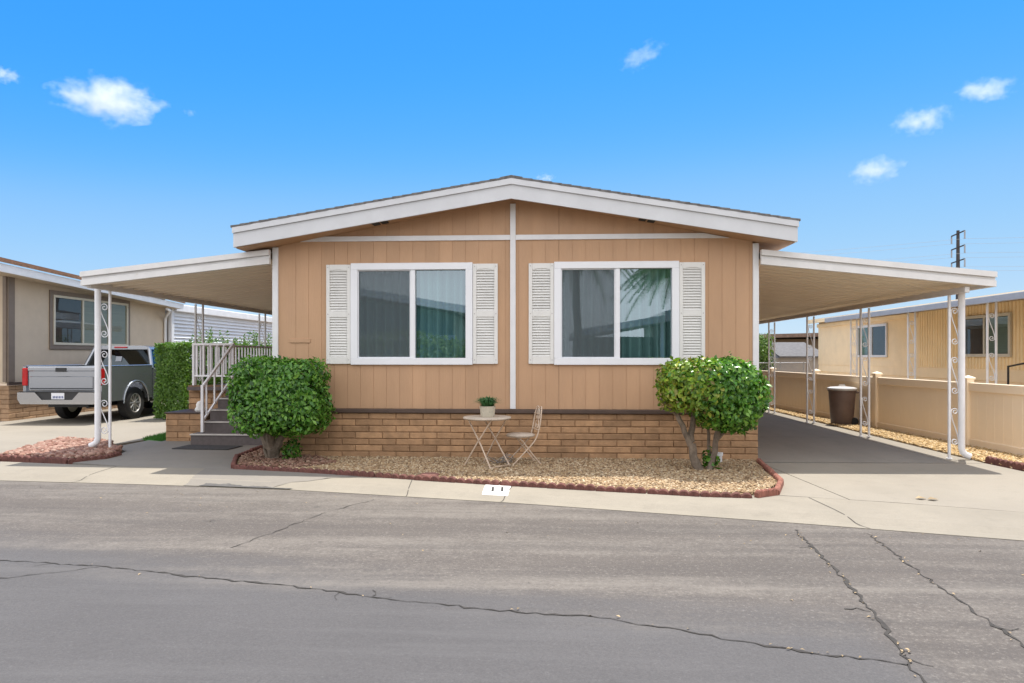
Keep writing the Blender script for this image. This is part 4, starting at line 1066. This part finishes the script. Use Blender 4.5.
for k in range(2):
    c=Vector((4.62+.10*k,-2.72-.05*k,.012)); mb.face([c+Vector(v) for v in((-.06,0,0),(-.01,-.045,.012),(.06,-.01,.0),(.0,.045,.018))])
tag(mb.build('fallen_leaf',M['dryleaf'],fix=False),'yellow fallen leaf on the sunlit driveway','leaf')

# ------------------------------------------------------------------ wheeled bin
bn=empty('wheeled_bin',(7.22,5.70,0),'round brown wheeled rubbish bin with pale lid by the cream fence','rubbish bin')
c=(7.22,5.70,0)
mb=MB(); mb.lathe([(.0,.03),(.225,.03),(.235,.05),(.285,.76),(.300,.765),(.300,.80),(.29,.80),(.28,.78),(.0,.77)],c,32); mb.build('body',M['bin'],bn,smooth=True)
mb=MB(); mb.lathe([(.312,.795),(.318,.815),(.312,.84),(.25,.862),(.10,.875),(.0,.878)],c,32); lid=mb.build('lid',M['binlid'],bn,smooth=True)
mb=MB(); mb.tube([(c[0]-.07,c[1],.872),(c[0]-.06,c[1],.90),(c[0]+.06,c[1],.90),(c[0]+.07,c[1],.872)],.012); mb.build('handle',M['binlid'],lid,smooth=True)
mb=MB(); mb.tube([(c[0]+.24,c[1]-.16,.74),(c[0]+.335,c[1]-.13,.745),(c[0]+.335,c[1]+.08,.745),(c[0]+.27,c[1]+.12,.74)],.017); mb.build('grip',M['bin'],bn,smooth=True)
for y in(-.17,.17):
    mb=MB(); mb.lathe([(.0,-.03),(.08,-.03),(.09,-.02),(.09,.02),(.08,.03),(.0,.03)],(c[0]+.20,c[1]+y,.09),20,axis='y'); mb.build('wheel',M['rubber'],bn,smooth=True)
# ------------------------------------------------------------------ cream fence on the right
cosT,sinT=math.cos(TH),math.sin(TH)
def fl(depth,off=0.0): return Vector((CAM.x+(7.95+off)*cosT-depth*sinT, CAM.y+(7.95+off)*sinT+depth*cosT,0))
fc=empty('vinyl_fence',fl(12),'long low cream vinyl panel fence along the golden gravel strip','fence')
deps=[6.07+3.03*i for i in range(7)]
fr=Matrix.Rotation(TH,3,'Z')
for i,dp in enumerate(deps):
    p=fl(dp); mb=MB(); mb.obox((p.x,p.y,.57),(.065,.065,.60),fr,bev=.006); po=mb.build('fence_post',M['fence'],fc)
    mb=MB(); mb.obox((p.x,p.y,1.18),(.082,.082,.018),fr,bev=.006); 
    t=[fr@Vector((sx*.075,sy*.075,0)) for sx,sy in((-1,-1),(1,-1),(1,1),(-1,1))]; mb.raw([(p.x+v.x,p.y+v.y,1.199) for v in t]+[(p.x,p.y,1.235)],[(0,1,4),(1,2,4),(2,3,4),(3,0,4)]); mb.build('post_cap',M['fence'],po)
for a,b in zip(deps,deps[1:]):
    pa,pb=fl(a+.066),fl(b-.066); L_=(pb-pa).length; m_=(pa+pb)/2
    mb=MB(); mb.obox((m_.x,m_.y,1.035),(.038,L_/2,.075),fr,bev=.008); mb.obox((m_.x,m_.y,.07),(.035,L_/2,.07),fr,bev=.008); mb.build('fence_rail',M['fence'],fc)
    mb=MB(); n=int(L_/.20)
    for k in range(n):
        u=(k+.5)/n; q=pa.lerp(pb,u); mb.obox((q.x,q.y,.55),(.012,L_/n/2-.0012,.412),fr,bev=.003)
    mb.build('fence_panel',M['fence'],fc)
# ------------------------------------------------------------------ neighbour on the right
nr=empty('neighbour_home',(12.6,9.4,0),'yellow-tan manufactured home with ribbed siding behind the cream fence','house')
def winbox(parent,axis,pos,a0,a1,z0,z1,nrm,fmat,gl,curt=None,split=.5,fw=.07,border=None):
    """window on a wall plane x=pos; nrm=-1/+1 outward"""
    wv=empty('window',(pos-parent.location.x,0-parent.location.y,0)); wv.parent=parent
    mb=MB(); o=lambda u:pos+nrm*u
    def bx(a,b,c_,d_,u0,u1,m=0):
        x0,x1=sorted((o(u0),o(u1))); mb.box(x0,x1,a,b,c_,d_,m)
    if border:
        bx(a0-.12,a1+.12,z1+.001,z1+.12,.003,.03,1); bx(a0-.12,a1+.12,z0-.12,z0-.001,.003,.03,1); bx(a0-.12,a0-.001,z0,z1,.003,.03,1); bx(a1+.001,a1+.12,z0,z1,.003,.03,1)
    bx(a0,a1,z1-fw,z1,.004,.05); bx(a0,a1,z0,z0+fw,.004,.05); bx(a0,a0+fw,z0+fw,z1-fw,.004,.05); bx(a1-fw,a1,z0+fw,z1-fw,.004,.05)
    sp=a0+(a1-a0)*split; bx(sp-.03,sp+.03,z0+fw,z1-fw,.004,.045)
    mb.build('frame',[M[fmat],M[border] if border else M[fmat]],wv)
    for k,(p,q) in enumerate(((a0+fw,sp-.03),(sp+.03,a1-fw))):
        gm=MB(); gm.face([(o(.02),p,z0+fw),(o(.02),q,z0+fw),(o(.02),q,z1-fw),(o(.02),p,z1-fw)]); gm.build('pane',M[gl],wv,fix=False)
        bm2=MB(); x0,x1=sorted((o(.0045),o(.006))); bm2.box(x0,x1,p,q,z0+fw,z1-fw); bm2.build('blind',M[curt[k]],wv)
M['blind_dark']=paint('dark_interior',(.045,.032,.03,1),.9,.1,3)
M['blind_green']=paint('pale_green_blind',(.16,.22,.19,1),.8,.12,5,stretch=(.1,.1,9))
M['blind_tan']=paint('tan_blind',(.26,.23,.16,1),.8,.10,5,stretch=(.1,.1,6))
mb=MB(); mb.box(10.93,17,1.5,16.9,-.1,2.86); mb.box(10.91,10.93,9.6,16.9,1.24,2.80)
for z in (0.08,.38,.68,.98): mb.prism([(10.93,z),(10.905,z+.005),(10.925,z+.285),(10.93,z+.285)],1.5,16.9,'y')
mb.build('wall',M['cream_wall'],nr)
mb=MB(); y=1.5
while y<9.55:
    mb.prism([(10.929,y),(10.905,y+.012),(10.905,y+.085),(10.929,y+.097)],1.26,2.80,'z'); y+=.125
mb.build('ribbed_siding',M['yellow_wall'],nr)
mb=MB(); mb.prism([(10.6,2.87),(14,3.15),(17.3,2.87),(17.3,2.95),(14,3.25),(10.6,2.97)],1.2,17.05,'y'); rf=mb.build('roof',M['blue_metal'],nr)
mb=MB(); mb.box(10.55,10.62,1.15,17.1,2.82,2.96); mb.box(10.85,10.929,9.62,16.9,2.66,2.79); mb.build('eave_trim',M['cream_wall'],nr)
winbox(nr,'x',10.905,11.35,13.4,1.53,2.57,-1,'white','glass_dim',('blind_dark','blind_green'))
winbox(nr,'x',10.90,5.6,7.5,1.55,2.55,-1,'wframe','glass_dim',('blind_green','blind_dark'))
sheet('bounce_slab',[(8.1,0.5),(10.9,0.5),(10.9,17),(7.55,17)],.0,M['bounce_conc'],.1)  # pale slab added out of view behind the fence, bouncing light onto the wall
aw=empty('awning',(9.4,6.5,0),'blue-grey flat metal awning on scrollwork posts beside the yellow-tan home','awning')
mb=MB(); mb.prism([(9.15,2.66),(10.89,2.83),(10.89,2.87),(9.15,2.71)],-.5,11.6,'y'); mb.build('awning_roof',M['blue_metal'],aw)
mb=MB(); mb.face([(9.15,-.49,2.655),(10.88,-.49,2.822),(10.88,11.59,2.822),(9.15,11.59,2.655)]); mb.build('awning_bounce_underside',M['lap'],aw)  # white sheet added under the awning to bounce light onto the wall
mb=MB(); mb.box(9.11,9.148,-.52,11.62,2.61,2.74,bev=.006); mb.build('awning_fascia',M['blue_metal'],aw)
for y in(.8,3.9,7.0,10.25): make_post(aw,9.42-9.4,y-6.5,0,2.655,.17,'post',0)
hr=MB(); hr.tube([(10.15,4.55,.0),(10.15,4.55,1.35),(10.6,3.3,1.62),(10.6,2.4,1.62),(10.6,2.4,0)],.024); hr.tube([(10.3,4.1,0),(10.3,4.1,1.44)],.018); hr.tube([(10.45,3.7,0),(10.45,3.7,1.52)],.018)
tag(hr.build('handrail',M['blackplastic'],smooth=True),'thin black stair handrail in front of the ribbed tan wall','handrail')
# farther away behind the fence
sd=empty('storage_shed',(10.6,18.6,0),'grey storage shed with sloping felt roof beyond the far end of the fence','shed')
mb=MB(); mb.box(9.62,11.6,18.2,20.8,-.1,1.50); mb.prism([(18.3,1.50),(20.8,1.50),(20.8,2.08)],9.9,11.6,'x'); mb.build('wall',M['greywall'],sd)
mb=MB(); mb.prism([(18.0,1.50),(20.9,2.12),(20.9,2.18),(18.0,1.56)],9.8,11.8,'x'); mb.build('roof',M['shedroof'],sd)
bh=empty('brown_house',(11,26,0),'low brown house with shingled eave beyond the grey shed','house')
mb=MB(); mb.box(9.8,18,24,32,-.1,2.40); mb.build('wall',M['brownwall'],bh)
mb=MB(); mb.prism([(9.4,2.40),(18.6,2.62),(18.6,2.80),(9.4,2.58)],23.3,32.5); mb.build('roof',M['brownroof'],bh)
mb=MB(); mb.box(10.6,11.2,23.9,24.0,.2,2.1); mb.build('door',M['beige_trim'],bh)
cf=empty('chain_link_fence',(9.8,17.4,0),'grey chain-link fence in front of the grey shed','fence')
for x in(8.7,9.6,10.5): mb=MB(); mb.tube([(x,17.3,0),(x,17.3,1.32)],.022); mb.build('fence_post',M['galv'],cf)
mb=MB(); mb.tube([(8.7,17.3,1.30),(10.7,17.3,1.30)],.018); mb.build('top_rail',M['galv'],cf)
mb=MB()
for i in range(34):
    x=8.7+i*.06
    for s in(-1,1): mb.bar((x,17.3+.004*s,.05),(x+s*.55,17.3+.004*s,1.29),.004,.004)
mb.build('mesh',M['galv'],cf)
rwl=empty('rear_wall',(0,23,0),'low cream block wall closing the lot behind the tan house','wall')
mb=MB(); mb.box(-11.5,8.4,22.9,23.1,-.1,1.5); mb.build('wall',M['beige_wall'],rwl)
mb=MB(); mb.box(-11.55,8.45,22.86,23.14,1.501,1.56,bev=.01); mb.build('cap',M['ledge'],rwl)
tr=empty('tree',(9.12,17.9,0),'small bright green tree between the house corner and the grey shed','tree')
P,N=superell(2600,(9.12,17.9,1.65),(.42,.5,.85),2.2,.6,lump=.2); leaves('crown',P,N,.10,M['leaf_tree'],tr)
mb=MB(); branchy(mb,[((9.15,17.9,-.1),(9.15,17.9,1.2),.09,.06),((9.15,17.9,1.1),(9.0,17.9,2.0),.04,.02),((9.15,17.9,1.1),(9.3,18,2.1),.04,.02)]); mb.build('trunk',M['bark'],tr,smooth=True)

# ------------------------------------------------------------------ neighbour on the left
nl=empty('neighbour_home',(-14,9,0),'beige manufactured home with taupe trim and slump block base behind the pickup','house')
mb=MB(); mb.box(-19.5,-12.5,5.55,12.4,.90,3.55); mb.prism([(-19.5,3.55),(-12.5,3.55),(-16,4.15)],5.55,12.4); mb.build('wall',M['beige_wall'],nl)
mb=MB(); bricks(mb,(-12.47,5.52),(0,1),(1,0),6.9,-.05,8,seed=21); bricks(mb,(-19.5,5.52),(1,0),(0,-1),7.03,-.05,8,seed=22); mb.build('block_base',[M['nbrick'],M['mortar']],nl,fix=False)
mb=MB(); mb.box(-12.49,-12.44,5.48,12.38,.86,.93); mb.build('ledge',M['ledge'],nl)
mb=MB(); mb.box(-12.498,-12.46,5.50,5.70,.94,3.5); mb.box(-12.58,-12.50,5.46,5.548,.94,3.5); mb.build('corner_trim',M['beige_trim'],nl)
winbox(nl,'x',-12.495,7.02,10.25,1.87,3.18,1,'wframe','glass_dim',('blind_dark','blind_tan'),.36,.06,'beige_trim')
for yv in (9.35,):
    mb=MB(); mb.box(-12.49,-12.445,yv-.035,yv+.035,1.93,3.12); mb.build('mullion',M['wframe'],nl)
mb=MB(); e0,e1=3.72,3.34
mb.raw([(-11.95,4.0,e0-.19),(-11.95,12.6,e1-.17),(-11.95,12.6,e1),(-11.95,4.0,e0),(-12.0,4.0,e0-.19),(-12.0,12.6,e1-.17),(-12.0,12.6,e1),(-12.0,4.0,e0)],[(0,1,2,3),(4,7,6,5),(0,4,5,1),(3,2,6,7),(0,3,7,4),(1,5,6,2)]); mb.build('fascia',M['white'],nl)
mb=MB(); n=10
for i in range(n):
    a=i/n;b=(i+1)/n+.01
    za=lambda y: e0+(e1-e0)*(y-3.95)/8.65
    xA=-11.9-4.1*a; xB=-11.9-4.1*b; zA=.02+1.02*a; zB=.02+1.02*b
    mb.raw([(xA,3.95,za(3.95)+zA),(xA,12.6,za(12.6)+zA),(xB,12.6,za(12.6)+zB),(xB,3.95,za(3.95)+zB),(xA,3.95,za(3.95)+zA+.05),(xA,12.6,za(12.6)+zA+.05),(xB,12.6,za(12.6)+zB+.02),(xB,3.95,za(3.95)+zB+.02)],[(0,3,2,1),(4,5,6,7),(0,1,5,4),(1,2,6,5),(2,3,7,6),(3,0,4,7)])
mb.build('roof',M['shingle_brown'],nl)
mb=MB(); mb.raw([(-12.0,4.0,e0-.185),(-12.0,12.6,e1-.165),(-12.6,12.6,e1-.15),(-12.6,4.0,e0-.17)],[(0,1,2,3)]); mb.build('soffit',M['beige_wall'],nl)
mb=MB(); mb.tube([(-12.05,11.7,3.12),(-12.05,11.9,3.08),(-12.40,12.25,2.86),(-12.44,12.3,2.7),(-12.44,12.3,.1)],.045,n=10); mb.build('downspout',M['white'],nl,smooth=True)
# white louvred enclosure beyond it
lb=empty('louvred_enclosure',(-13.5,17,0),'white horizontal-louvre patio enclosure beyond the beige home','enclosure')
mb=MB(); mb.box(-16,-12.42,12.62,24,-.1,3.1); mb.build('wall',M['lap'],lb)
mb=MB(); z=1.2
while z<3.05: mb.prism([(-12.415,z),(-12.35,z+.01),(-12.37,z+.035),(-12.415,z+.10)],12.65,24,'y'); z+=.125
mb.build('louvre_slats',M['lap'],lb)
mb=MB(); mb.box(-12.42,-12.30,12.45,12.63,0,3.2,bev=.01); mb.box(-12.42,-12.30,24.0,24.18,0,3.2); mb.build('corner_post',M['white'],lb)
mb=MB(); mb.box(-16.2,-12.22,12.61,24.3,3.11,3.36,bev=.02); mb.build('roof_edge',M['white'],lb)
mb=MB(); mb.box(-12.415,-12.33,22.2,23.2,.1,2.9); mb.build('door',M['dark'],lb)

# ------------------------------------------------------------------ pickup truck (local: origin under the rear axle, +y forward)
tk=empty('pickup_truck',(0,0,0),'grey four-door pickup truck parked tail-first beside the beige home','pickup')
def arch_side(y0,y1,zb,zt,axles,rad,zax):
    pts=[(y0,zt),(y0,zb)]
    for ya in axles:
        a0=math.asin(max(-1,min(1,(zb-zax)/rad)))
        for i in range(15):
            t=math.pi-a0+( -math.pi+2*a0)*i/14
            pts.append((ya+rad*math.cos(t),zax+rad*math.sin(t)))
    pts+=[(y1,zb),(y1,zt)]
    return pts
HW=.94
mb=MB()
for s in(-1,1):
    x0,x1=sorted((s*HW,s*(HW-.07)))
    mb.prism(arch_side(-1.36,.70,.50,1.325,[0],.50,.42),x0,x1,'x')
    mb.bar((s*(HW-.045),-1.36,1.335),(s*(HW-.045),.70,1.335),.10,.03,bev=.012)
mb.box(-HW+.075,HW-.075,-1.33,.69,.68,.74); mb.box(-HW+.075,HW-.075,.64,.70,.74,1.33)
mb.build('cargo_bed',M['truck'],tk,fix=True)
mb=MB()
for s in(-1,1):
    x0,x1=sorted((s*(HW+.004),s*(HW-.08))); mb.prism(arch_side(.72,4.35,.46,1.24,[3.55],.50,.42),x0,x1,'x')
    # swelling round the wheel arch
    for ya in(0,3.55):
        arc=[(s*(HW+.012),ya+.53*math.cos(t),.42+.53*math.sin(t)) for t in [math.pi*i/18 for i in range(19)]]; mb.tube(arc,.022,n=8)
mb.box(-HW+.06,HW-.06,.72,.78,.46,1.24); mb.box(-HW+.06,HW-.06,.78,4.30,.46,.62); mb.box(-HW+.05,HW-.05,2.95,4.33,1.02,1.20,bev=.05); mb.box(-HW+.05,HW-.05,4.28,4.40,.5,1.18,bev=.04)
mb.build('cab_body',M['truck'],tk)
# greenhouse: pillars and roof
def ring_pts(z,x,yb,yf): return [(-x,yb,z),(x,yb,z),(x,yf,z),(-x,yf,z)]
A=ring_pts(1.245,HW-.03,.74,3.05); Bq=ring_pts(1.76,HW-.20,.92,2.35)
mb=MB()
for k in range(4): mb.tube([A[k],Bq[k]],.048,n=8)
for s in(-1,1):
    mb.tube([(s*(HW-.03),1.95,1.245),(s*(HW-.19),1.75,1.76)],.04,n=8)
mb.prism([(-HW+.15,1.745),(HW-.15,1.745),(HW-.19,1.80),(HW-.34,1.845),(-HW+.34,1.845),(-HW+.19,1.80)],.88,2.42,'y')
mb.build('cab_roof',M['truck'],tk,smooth=False)
mb=MB(); mb.face([(-HW+.08,.745,1.26),(HW-.08,.745,1.26),(HW-.22,.915,1.745),(-HW+.22,.915,1.745)]); rw=mb.build('rear_window',M['autoglass'],tk)
mb=MB(); q=lambda u,v:Vector((u,.74+.17*v-.012,1.26+.485*v)); mb.face([q(-.10,.35),q(.06,.35),q(.06,.62),q(-.10,.62)]); mb.build('sticker',M['blue_metal'],rw)
for s in(-1,1):
    for ya,yb_,ua,ub in((.80,1.92,.97,1.73),(1.98,3.0,1.79,2.33)):
        mb=MB(); mb.face([(s*(HW-.028),ya,1.255),(s*(HW-.028),yb_,1.255),(s*(HW-.195),ub,1.745),(s*(HW-.195),ua,1.745)]); mb.build('side_window',M['autoglass'],tk)
mb=MB(); mb.face([(-HW+.08,3.04,1.25),(HW-.08,3.04,1.25),(HW-.22,2.36,1.75),(-HW+.22,2.36,1.75)]); mb.build('windscreen',M['autoglass'],tk)
mb=MB(); mb.box(-.80,.80,.80,2.9,.62,1.15); mb.box(-.70,-.12,.95,1.15,1.1,1.55,bev=.05); mb.box(.12,.70,.95,1.15,1.1,1.55,bev=.05); mb.build('seats',M['blackplastic'],tk)
mb=MB(); mb.box(-.17,.17,.845,.885,1.775,1.815,bev=.008); mb.build('brake_light',M['redlens'],tk)
# tailgate with pressed panel and handle
mb=MB(); yt=-1.385; 
mb.box(-.80,.80,yt,-1.33,.76,1.335,bev=.02)
mb.prism([(yt-.0,1.33),(yt-.02,1.30),(yt-.02,1.235),(yt,1.215)],-.79,.79,'x')
mb.prism([(yt,1.10),(yt-.016,1.085),(yt-.016,.83),(yt,.80)],-.75,.75,'x')
tg=mb.build('tailgate',M['truck'],tk)
mb=MB(); mb.box(-.13,.13,yt-.034,yt-.021,1.205,1.30,bev=.006); mb.build('handle',M['blackplastic'],tg)
for s in(-1,1):
    mb=MB(); a,b=sorted((s*.81,s*(HW-.004))); mb.box(a,b,-1.405,-1.362,.88,1.29,bev=.015); a2,b2=sorted((s*(HW+.004),s*(HW-.03))); mb.box(a2,b2,-1.395,-1.25,.90,1.28,bev=.01); mb.build('tail_light',M['redlens'],tk)
mb=MB(); prof=[(-.935,.735),(-.935,.58),(-.86,.465),(.86,.465),(.935,.58),(.935,.735),(.52,.735),(.36,.565),(-.36,.565),(-.52,.735)]
mb.prism(prof,-1.55,-1.40,'y'); bp=mb.build('bumper',M['chrome'],tk)
mb=MB(); mb.box(-.50,.50,-1.505,-1.405,.568,.745); mb.box(-.92,.92,-1.53,-1.40,.738,.752); mb.build('bumper_step',M['blackplastic'],bp)
mb=MB(); mb.box(-.155,.155,-1.516,-1.508,.575,.725,bev=.003); lp=mb.build('number_plate',M['plate'],bp)
mb=MB(); r=random.Random(2)
# blurred, unreadable characters of the plate
for k in range(7): 
    x=-.115+k*.037; mb.box(x,x+.016,-1.5185,-1.5165,.60,.655); mb.box(x+.018,x+.024,-1.5185,-1.5165,.60+.02*(k%2),.64)
lp_=mb; lp_.build('plate_characters',M['plateblue'],tk)
mb=MB(); mb.box(-.6,.6,-1.0,3.9,.36,.52); mb.box(-.75,.75,-.06,.06,.36,.48); mb.tube([(.45,-1.15,.38),(.45,-.4,.40)],.035); mb.build('chassis',M['blackplastic'],tk)
def wheel(x,y,s):
    wv=empty('wheel',(0,0,0)); wv.parent=tk; wv.location=(x,y,.40)
    o=wloc(wv)
    mb=MB(); mb.lathe([(.24,-.12),(.36,-.125),(.395,-.10),(.402,-.05),(.402,.05),(.395,.10),(.36,.125),(.24,.12)],tuple(o),36,axis='x',caps=False); mb.build('tyre',M['rubber'],wv,smooth=True)
    mb=MB(); mb.lathe([(.235,-.10),(.242,s*.118),(.228,s*.122),(.215,s*.08),(.215,-s*.05),(.0,-s*.05)] if s>0 else [(.235,.10),(.242,-.118),(.228,-.122),(.215,-.08),(.215,.05),(.0,.05)],tuple(o),32,axis='x')
    for k in range(10):
        t=2*math.pi*k/10
        mb.bar((o.x+s*.085,o.y+.03*math.cos(t),o.z+.03*math.sin(t)),(o.x+s*.095,o.y+.225*math.cos(t),o.z+.225*math.sin(t)),.034,.03,up=(1,0,0),bev=.006)
    mb.lathe([(.0,s*.115),(.045,s*.11),(.055,s*.07)],tuple(o),16,axis='x'); mb.build('rim',M['alloy'],wv,smooth=False)
for y in(0,3.55):
    wheel(.80,y,1); wheel(-.80,y,-1)
mb=MB(); 
for s in(-1,1): mb.box(*sorted((s*(HW+.03),s*(HW+.24))),2.55,2.68,1.22,1.42,bev=.04)
for s in(-1,1):
    m2=MB(); m2.box(*sorted((s*(HW+.0),s*(HW+.24))),2.55,2.68,1.22,1.42,bev=.04); m2.build('wing_mirror',M['blackplastic'],tk)
    m2=MB(); m2.box(*sorted((s*(HW-.25),s*(HW-.02))),4.30,4.41,.85,1.05,bev=.03); m2.build('headlight',M['plate'],tk)
tk.location=(-10.72,6.30,0); tk.rotation_euler=(0,0,R(.5))

# ------------------------------------------------------------------ power pylon and lines
def at(px,py,depth):
    u=(px-512)/F; v=(HY-py)/F
    return Vector((CAM.x+depth*(u*cosT-sinT),CAM.y+depth*(u*sinT+cosT),CAM.z+depth*v))
DP=150.
base=at(958,356,DP); base.z=0
py=empty('power_pylon',base,'dark steel power pole with three crossarms on the skyline','power pylon')
top=at(958,230.5,DP).z
mb=MB(); mb.tube([base,(base.x,base.y,top)],[.55,.30],n=12); mb.build('pole',M['pole'],py,smooth=True)
view=Vector((base.x-CAM.x,base.y-CAM.y,0)).normalized(); side=Vector((view.y,-view.x,0))
arm_dir=(side*.33-view*.94).normalized()
ends=[]
for k,pyy in enumerate((233.5,247.5,261)):
    z=at(958,pyy,DP).z; c=Vector((base.x,base.y,z)); hl=3.6*(1 if k!=2 else 1)
    mb=MB(); mb.bar(c-arm_dir*hl,c+arm_dir*hl,.22,.22); arm=mb.build('crossarm',M['pole'],py)
    for s in(-1,1):
        e=c+arm_dir*hl*s; ib=e-Vector((0,0,1.7)); mb=MB(); mb.tube([e,ib],.16,n=8); mb.build('insulator',M['wire'],arm); ends.append(ib)
wd_=(side*.985+view*.17).normalized()
for e in ends:
    mb=MB(); pts=[]
    for i in range(-12,13):
        u=i/12; pts.append(e+wd_*u*70+Vector((0,0,-1.6*abs(u)*(2-abs(u)))))
    mb.tube(pts,.024,n=5); o=mb.build('power_line',M['wire']); tag(o,'thin grey power line strung from the steel power pole','power line','power lines on the skyline')

# ------------------------------------------------------------------ clouds
def cloud(px,py,wpx,hpx,seed,label,dens=.10,tilt=0.0,dist=720.):
    c=at(px,py,dist); k=dist/F; r=random.Random(seed)
    bmm=bmesh.new(); bmesh.ops.create_icosphere(bmm,subdivisions=4,radius=1)
    ph=[r.uniform(0,6) for _ in range(6)]
    for v in bmm.verts:
        d_=v.co.normalized(); lu=1+.12*math.sin(d_.x*4+ph[0])*math.sin(d_.z*4+ph[1])+.10*math.sin(d_.x*7+ph[2])*math.cos(d_.y*5+ph[3])+.05*math.sin(d_.z*9+ph[4]+d_.x*8)
        v.co=d_*lu
    me=bpy.data.meshes.new('cloud'); bmm.to_mesh(me); bmm.free(); me.materials.append(cloudmat('cloud_vapour',dens,seed))
    o=bpy.data.objects.new('cloud',me); COL.objects.link(o); o.location=c; o.scale=(wpx*k/2,wpx*k*.3,hpx*k/2); o.rotation_euler=(0,-tilt,TH-math.atan((px-512)/F)); tag(o,label,'cloud')
CL=[(107,99,116,50,1,'broad white puffy cloud at the left of the sky, the largest one',.11,0),(641,57,58,24,2,'slanting wispy cloud high above the roof ridge',.055,.42),(985,91,72,30,3,'flat white cloud highest at the right edge of the sky',.085,-.1),
 (922,120,70,34,4,'soft white cloud between the other two clouds at right',.08,0),(876,170,66,32,5,'lowest cloud at right, above the carport',.085,.1),(3,75,40,20,6,'small cloud cut off by the left picture edge',.14,0),(190,113,16,9,9,'tiny wisp right of the largest cloud',.07,0),(545,178,26,12,8,'small cloud just showing over the roof ridge',.12,0)]
for px,pyy,ww,hh_,sd_,lb_,dn,ti in CL: cloud(px,pyy,ww,hh_,sd_,lb_,dn,ti)

# ------------------------------------------------------------------ across the street (what the windows mirror)
oh=empty('opposite_home',(-6.9,-17,0),'sage green manufactured home with white fascia across the street','house')
mb=MB(); mb.prism([(-10.4,.02),(-3.3,.02),(-3.3,3.25),(-6.85,3.87),(-10.4,3.25)],-28,-17.0,'y'); mb.build('wall',M['greenwall'],oh)
mb=MB()
for s in(-1,1): mb.prism([(-6.85,4.25),(-6.85+s*4.2,3.52),(-6.85+s*4.2,3.24),(-6.85,3.95)],-28.4,-16.5,'y')
mb.build('roof',M['white'],oh)
mb=MB(); mb.box(-10.5,-3.2,-16.995,-16.9,2.2,2.4); mb.box(-8.9,-7.4,-16.995,-16.93,1.1,2.1); mb.build('batten',M['white'],oh)
hg=empty('opposite_hedge',(-3.5,-15.6,0),'green hedge before the sage home across the street','hedge')
P,N=superell(7000,(-4.6,-15.2,1.0),(3.4,.7,1.35),3,.3,lump=.12); leaves('foliage',P,N,.16,M['leaf_tree'],hg)
oc=empty('opposite_home',(6.5,-17,0),'grey-green home with a white carport across the street','house')
mb=MB(); mb.prism([(1.5,2.30),(5.3,2.95),(5.3,3.2),(1.5,2.55)],-24,-16.4,'y'); mb.prism([(5.0,3.05),(9.4,3.9),(13.6,3.1),(13.6,3.35),(9.4,4.2),(5.0,3.3)],-28,-16.5,'y'); mb.build('roof',M['white'],oc)
mb=MB(); mb.box(5.6,13,-27,-17,0,3.1); mb.box(1.7,5.6,-24,-23.8,0,2.5); mb.build('wall',M['greenwall'],oc)
for x in(1.7,4.9): mb=MB(); mb.box(x-.06,x+.06,-16.7,-16.58,0,2.5 if x<3 else 2.9); mb.build('post',M['white'],oc)
pm=empty('palm_tree',(0,0,0),'tall feathery palm with drooping fronds across the street near the white carport','palm tree')
mb=MB(); branchy(mb,[((0.05,0,0),(0,0,4.6),.17,.12)],12); mb.build('trunk',M['bark'],pm,smooth=True)
Pp=[];Np=[]; fm=MB()
for k in range(26):
    a=k*2.4; up=rng.uniform(.1,.9); Lf=rng.uniform(2.0,2.8); prev=None
    for i in range(26):
        u=i/25; x=Lf*u*math.cos(up*.6); z=4.7+Lf*(.55*up*u+.25*u-.95*u*u)
        p=Vector((x*math.cos(a),x*math.sin(a),z)); sdv=Vector((-math.sin(a),math.cos(a),0))
        if prev is not None:
            fm.bar(prev,p,.02,.015)
            for s in(-1,1):
                for q in range(3):
                    pp=prev.lerp(p,(q+.3)/3); ll=.55*math.sin(math.pi*min(1,u*.9+.1))+.08; tp=pp+sdv*s*ll*.6+Vector((math.cos(a)*.18,math.sin(a)*.18,-ll*.75)); wv_=(p-prev).normalized()*.014
                    fm.face([pp-wv_,pp+wv_,tp])
        prev=p
fm.build('crown',M['leaf_palm'],pm,fix=False)
pm.location=(5.35,-15.6,0)
pm2=copy_tree(pm); pm2.location=(1.55,-16.0,.75); pm2.rotation_euler=(0,0,1.2); pm2['label']='taller palm between the two homes across the street'
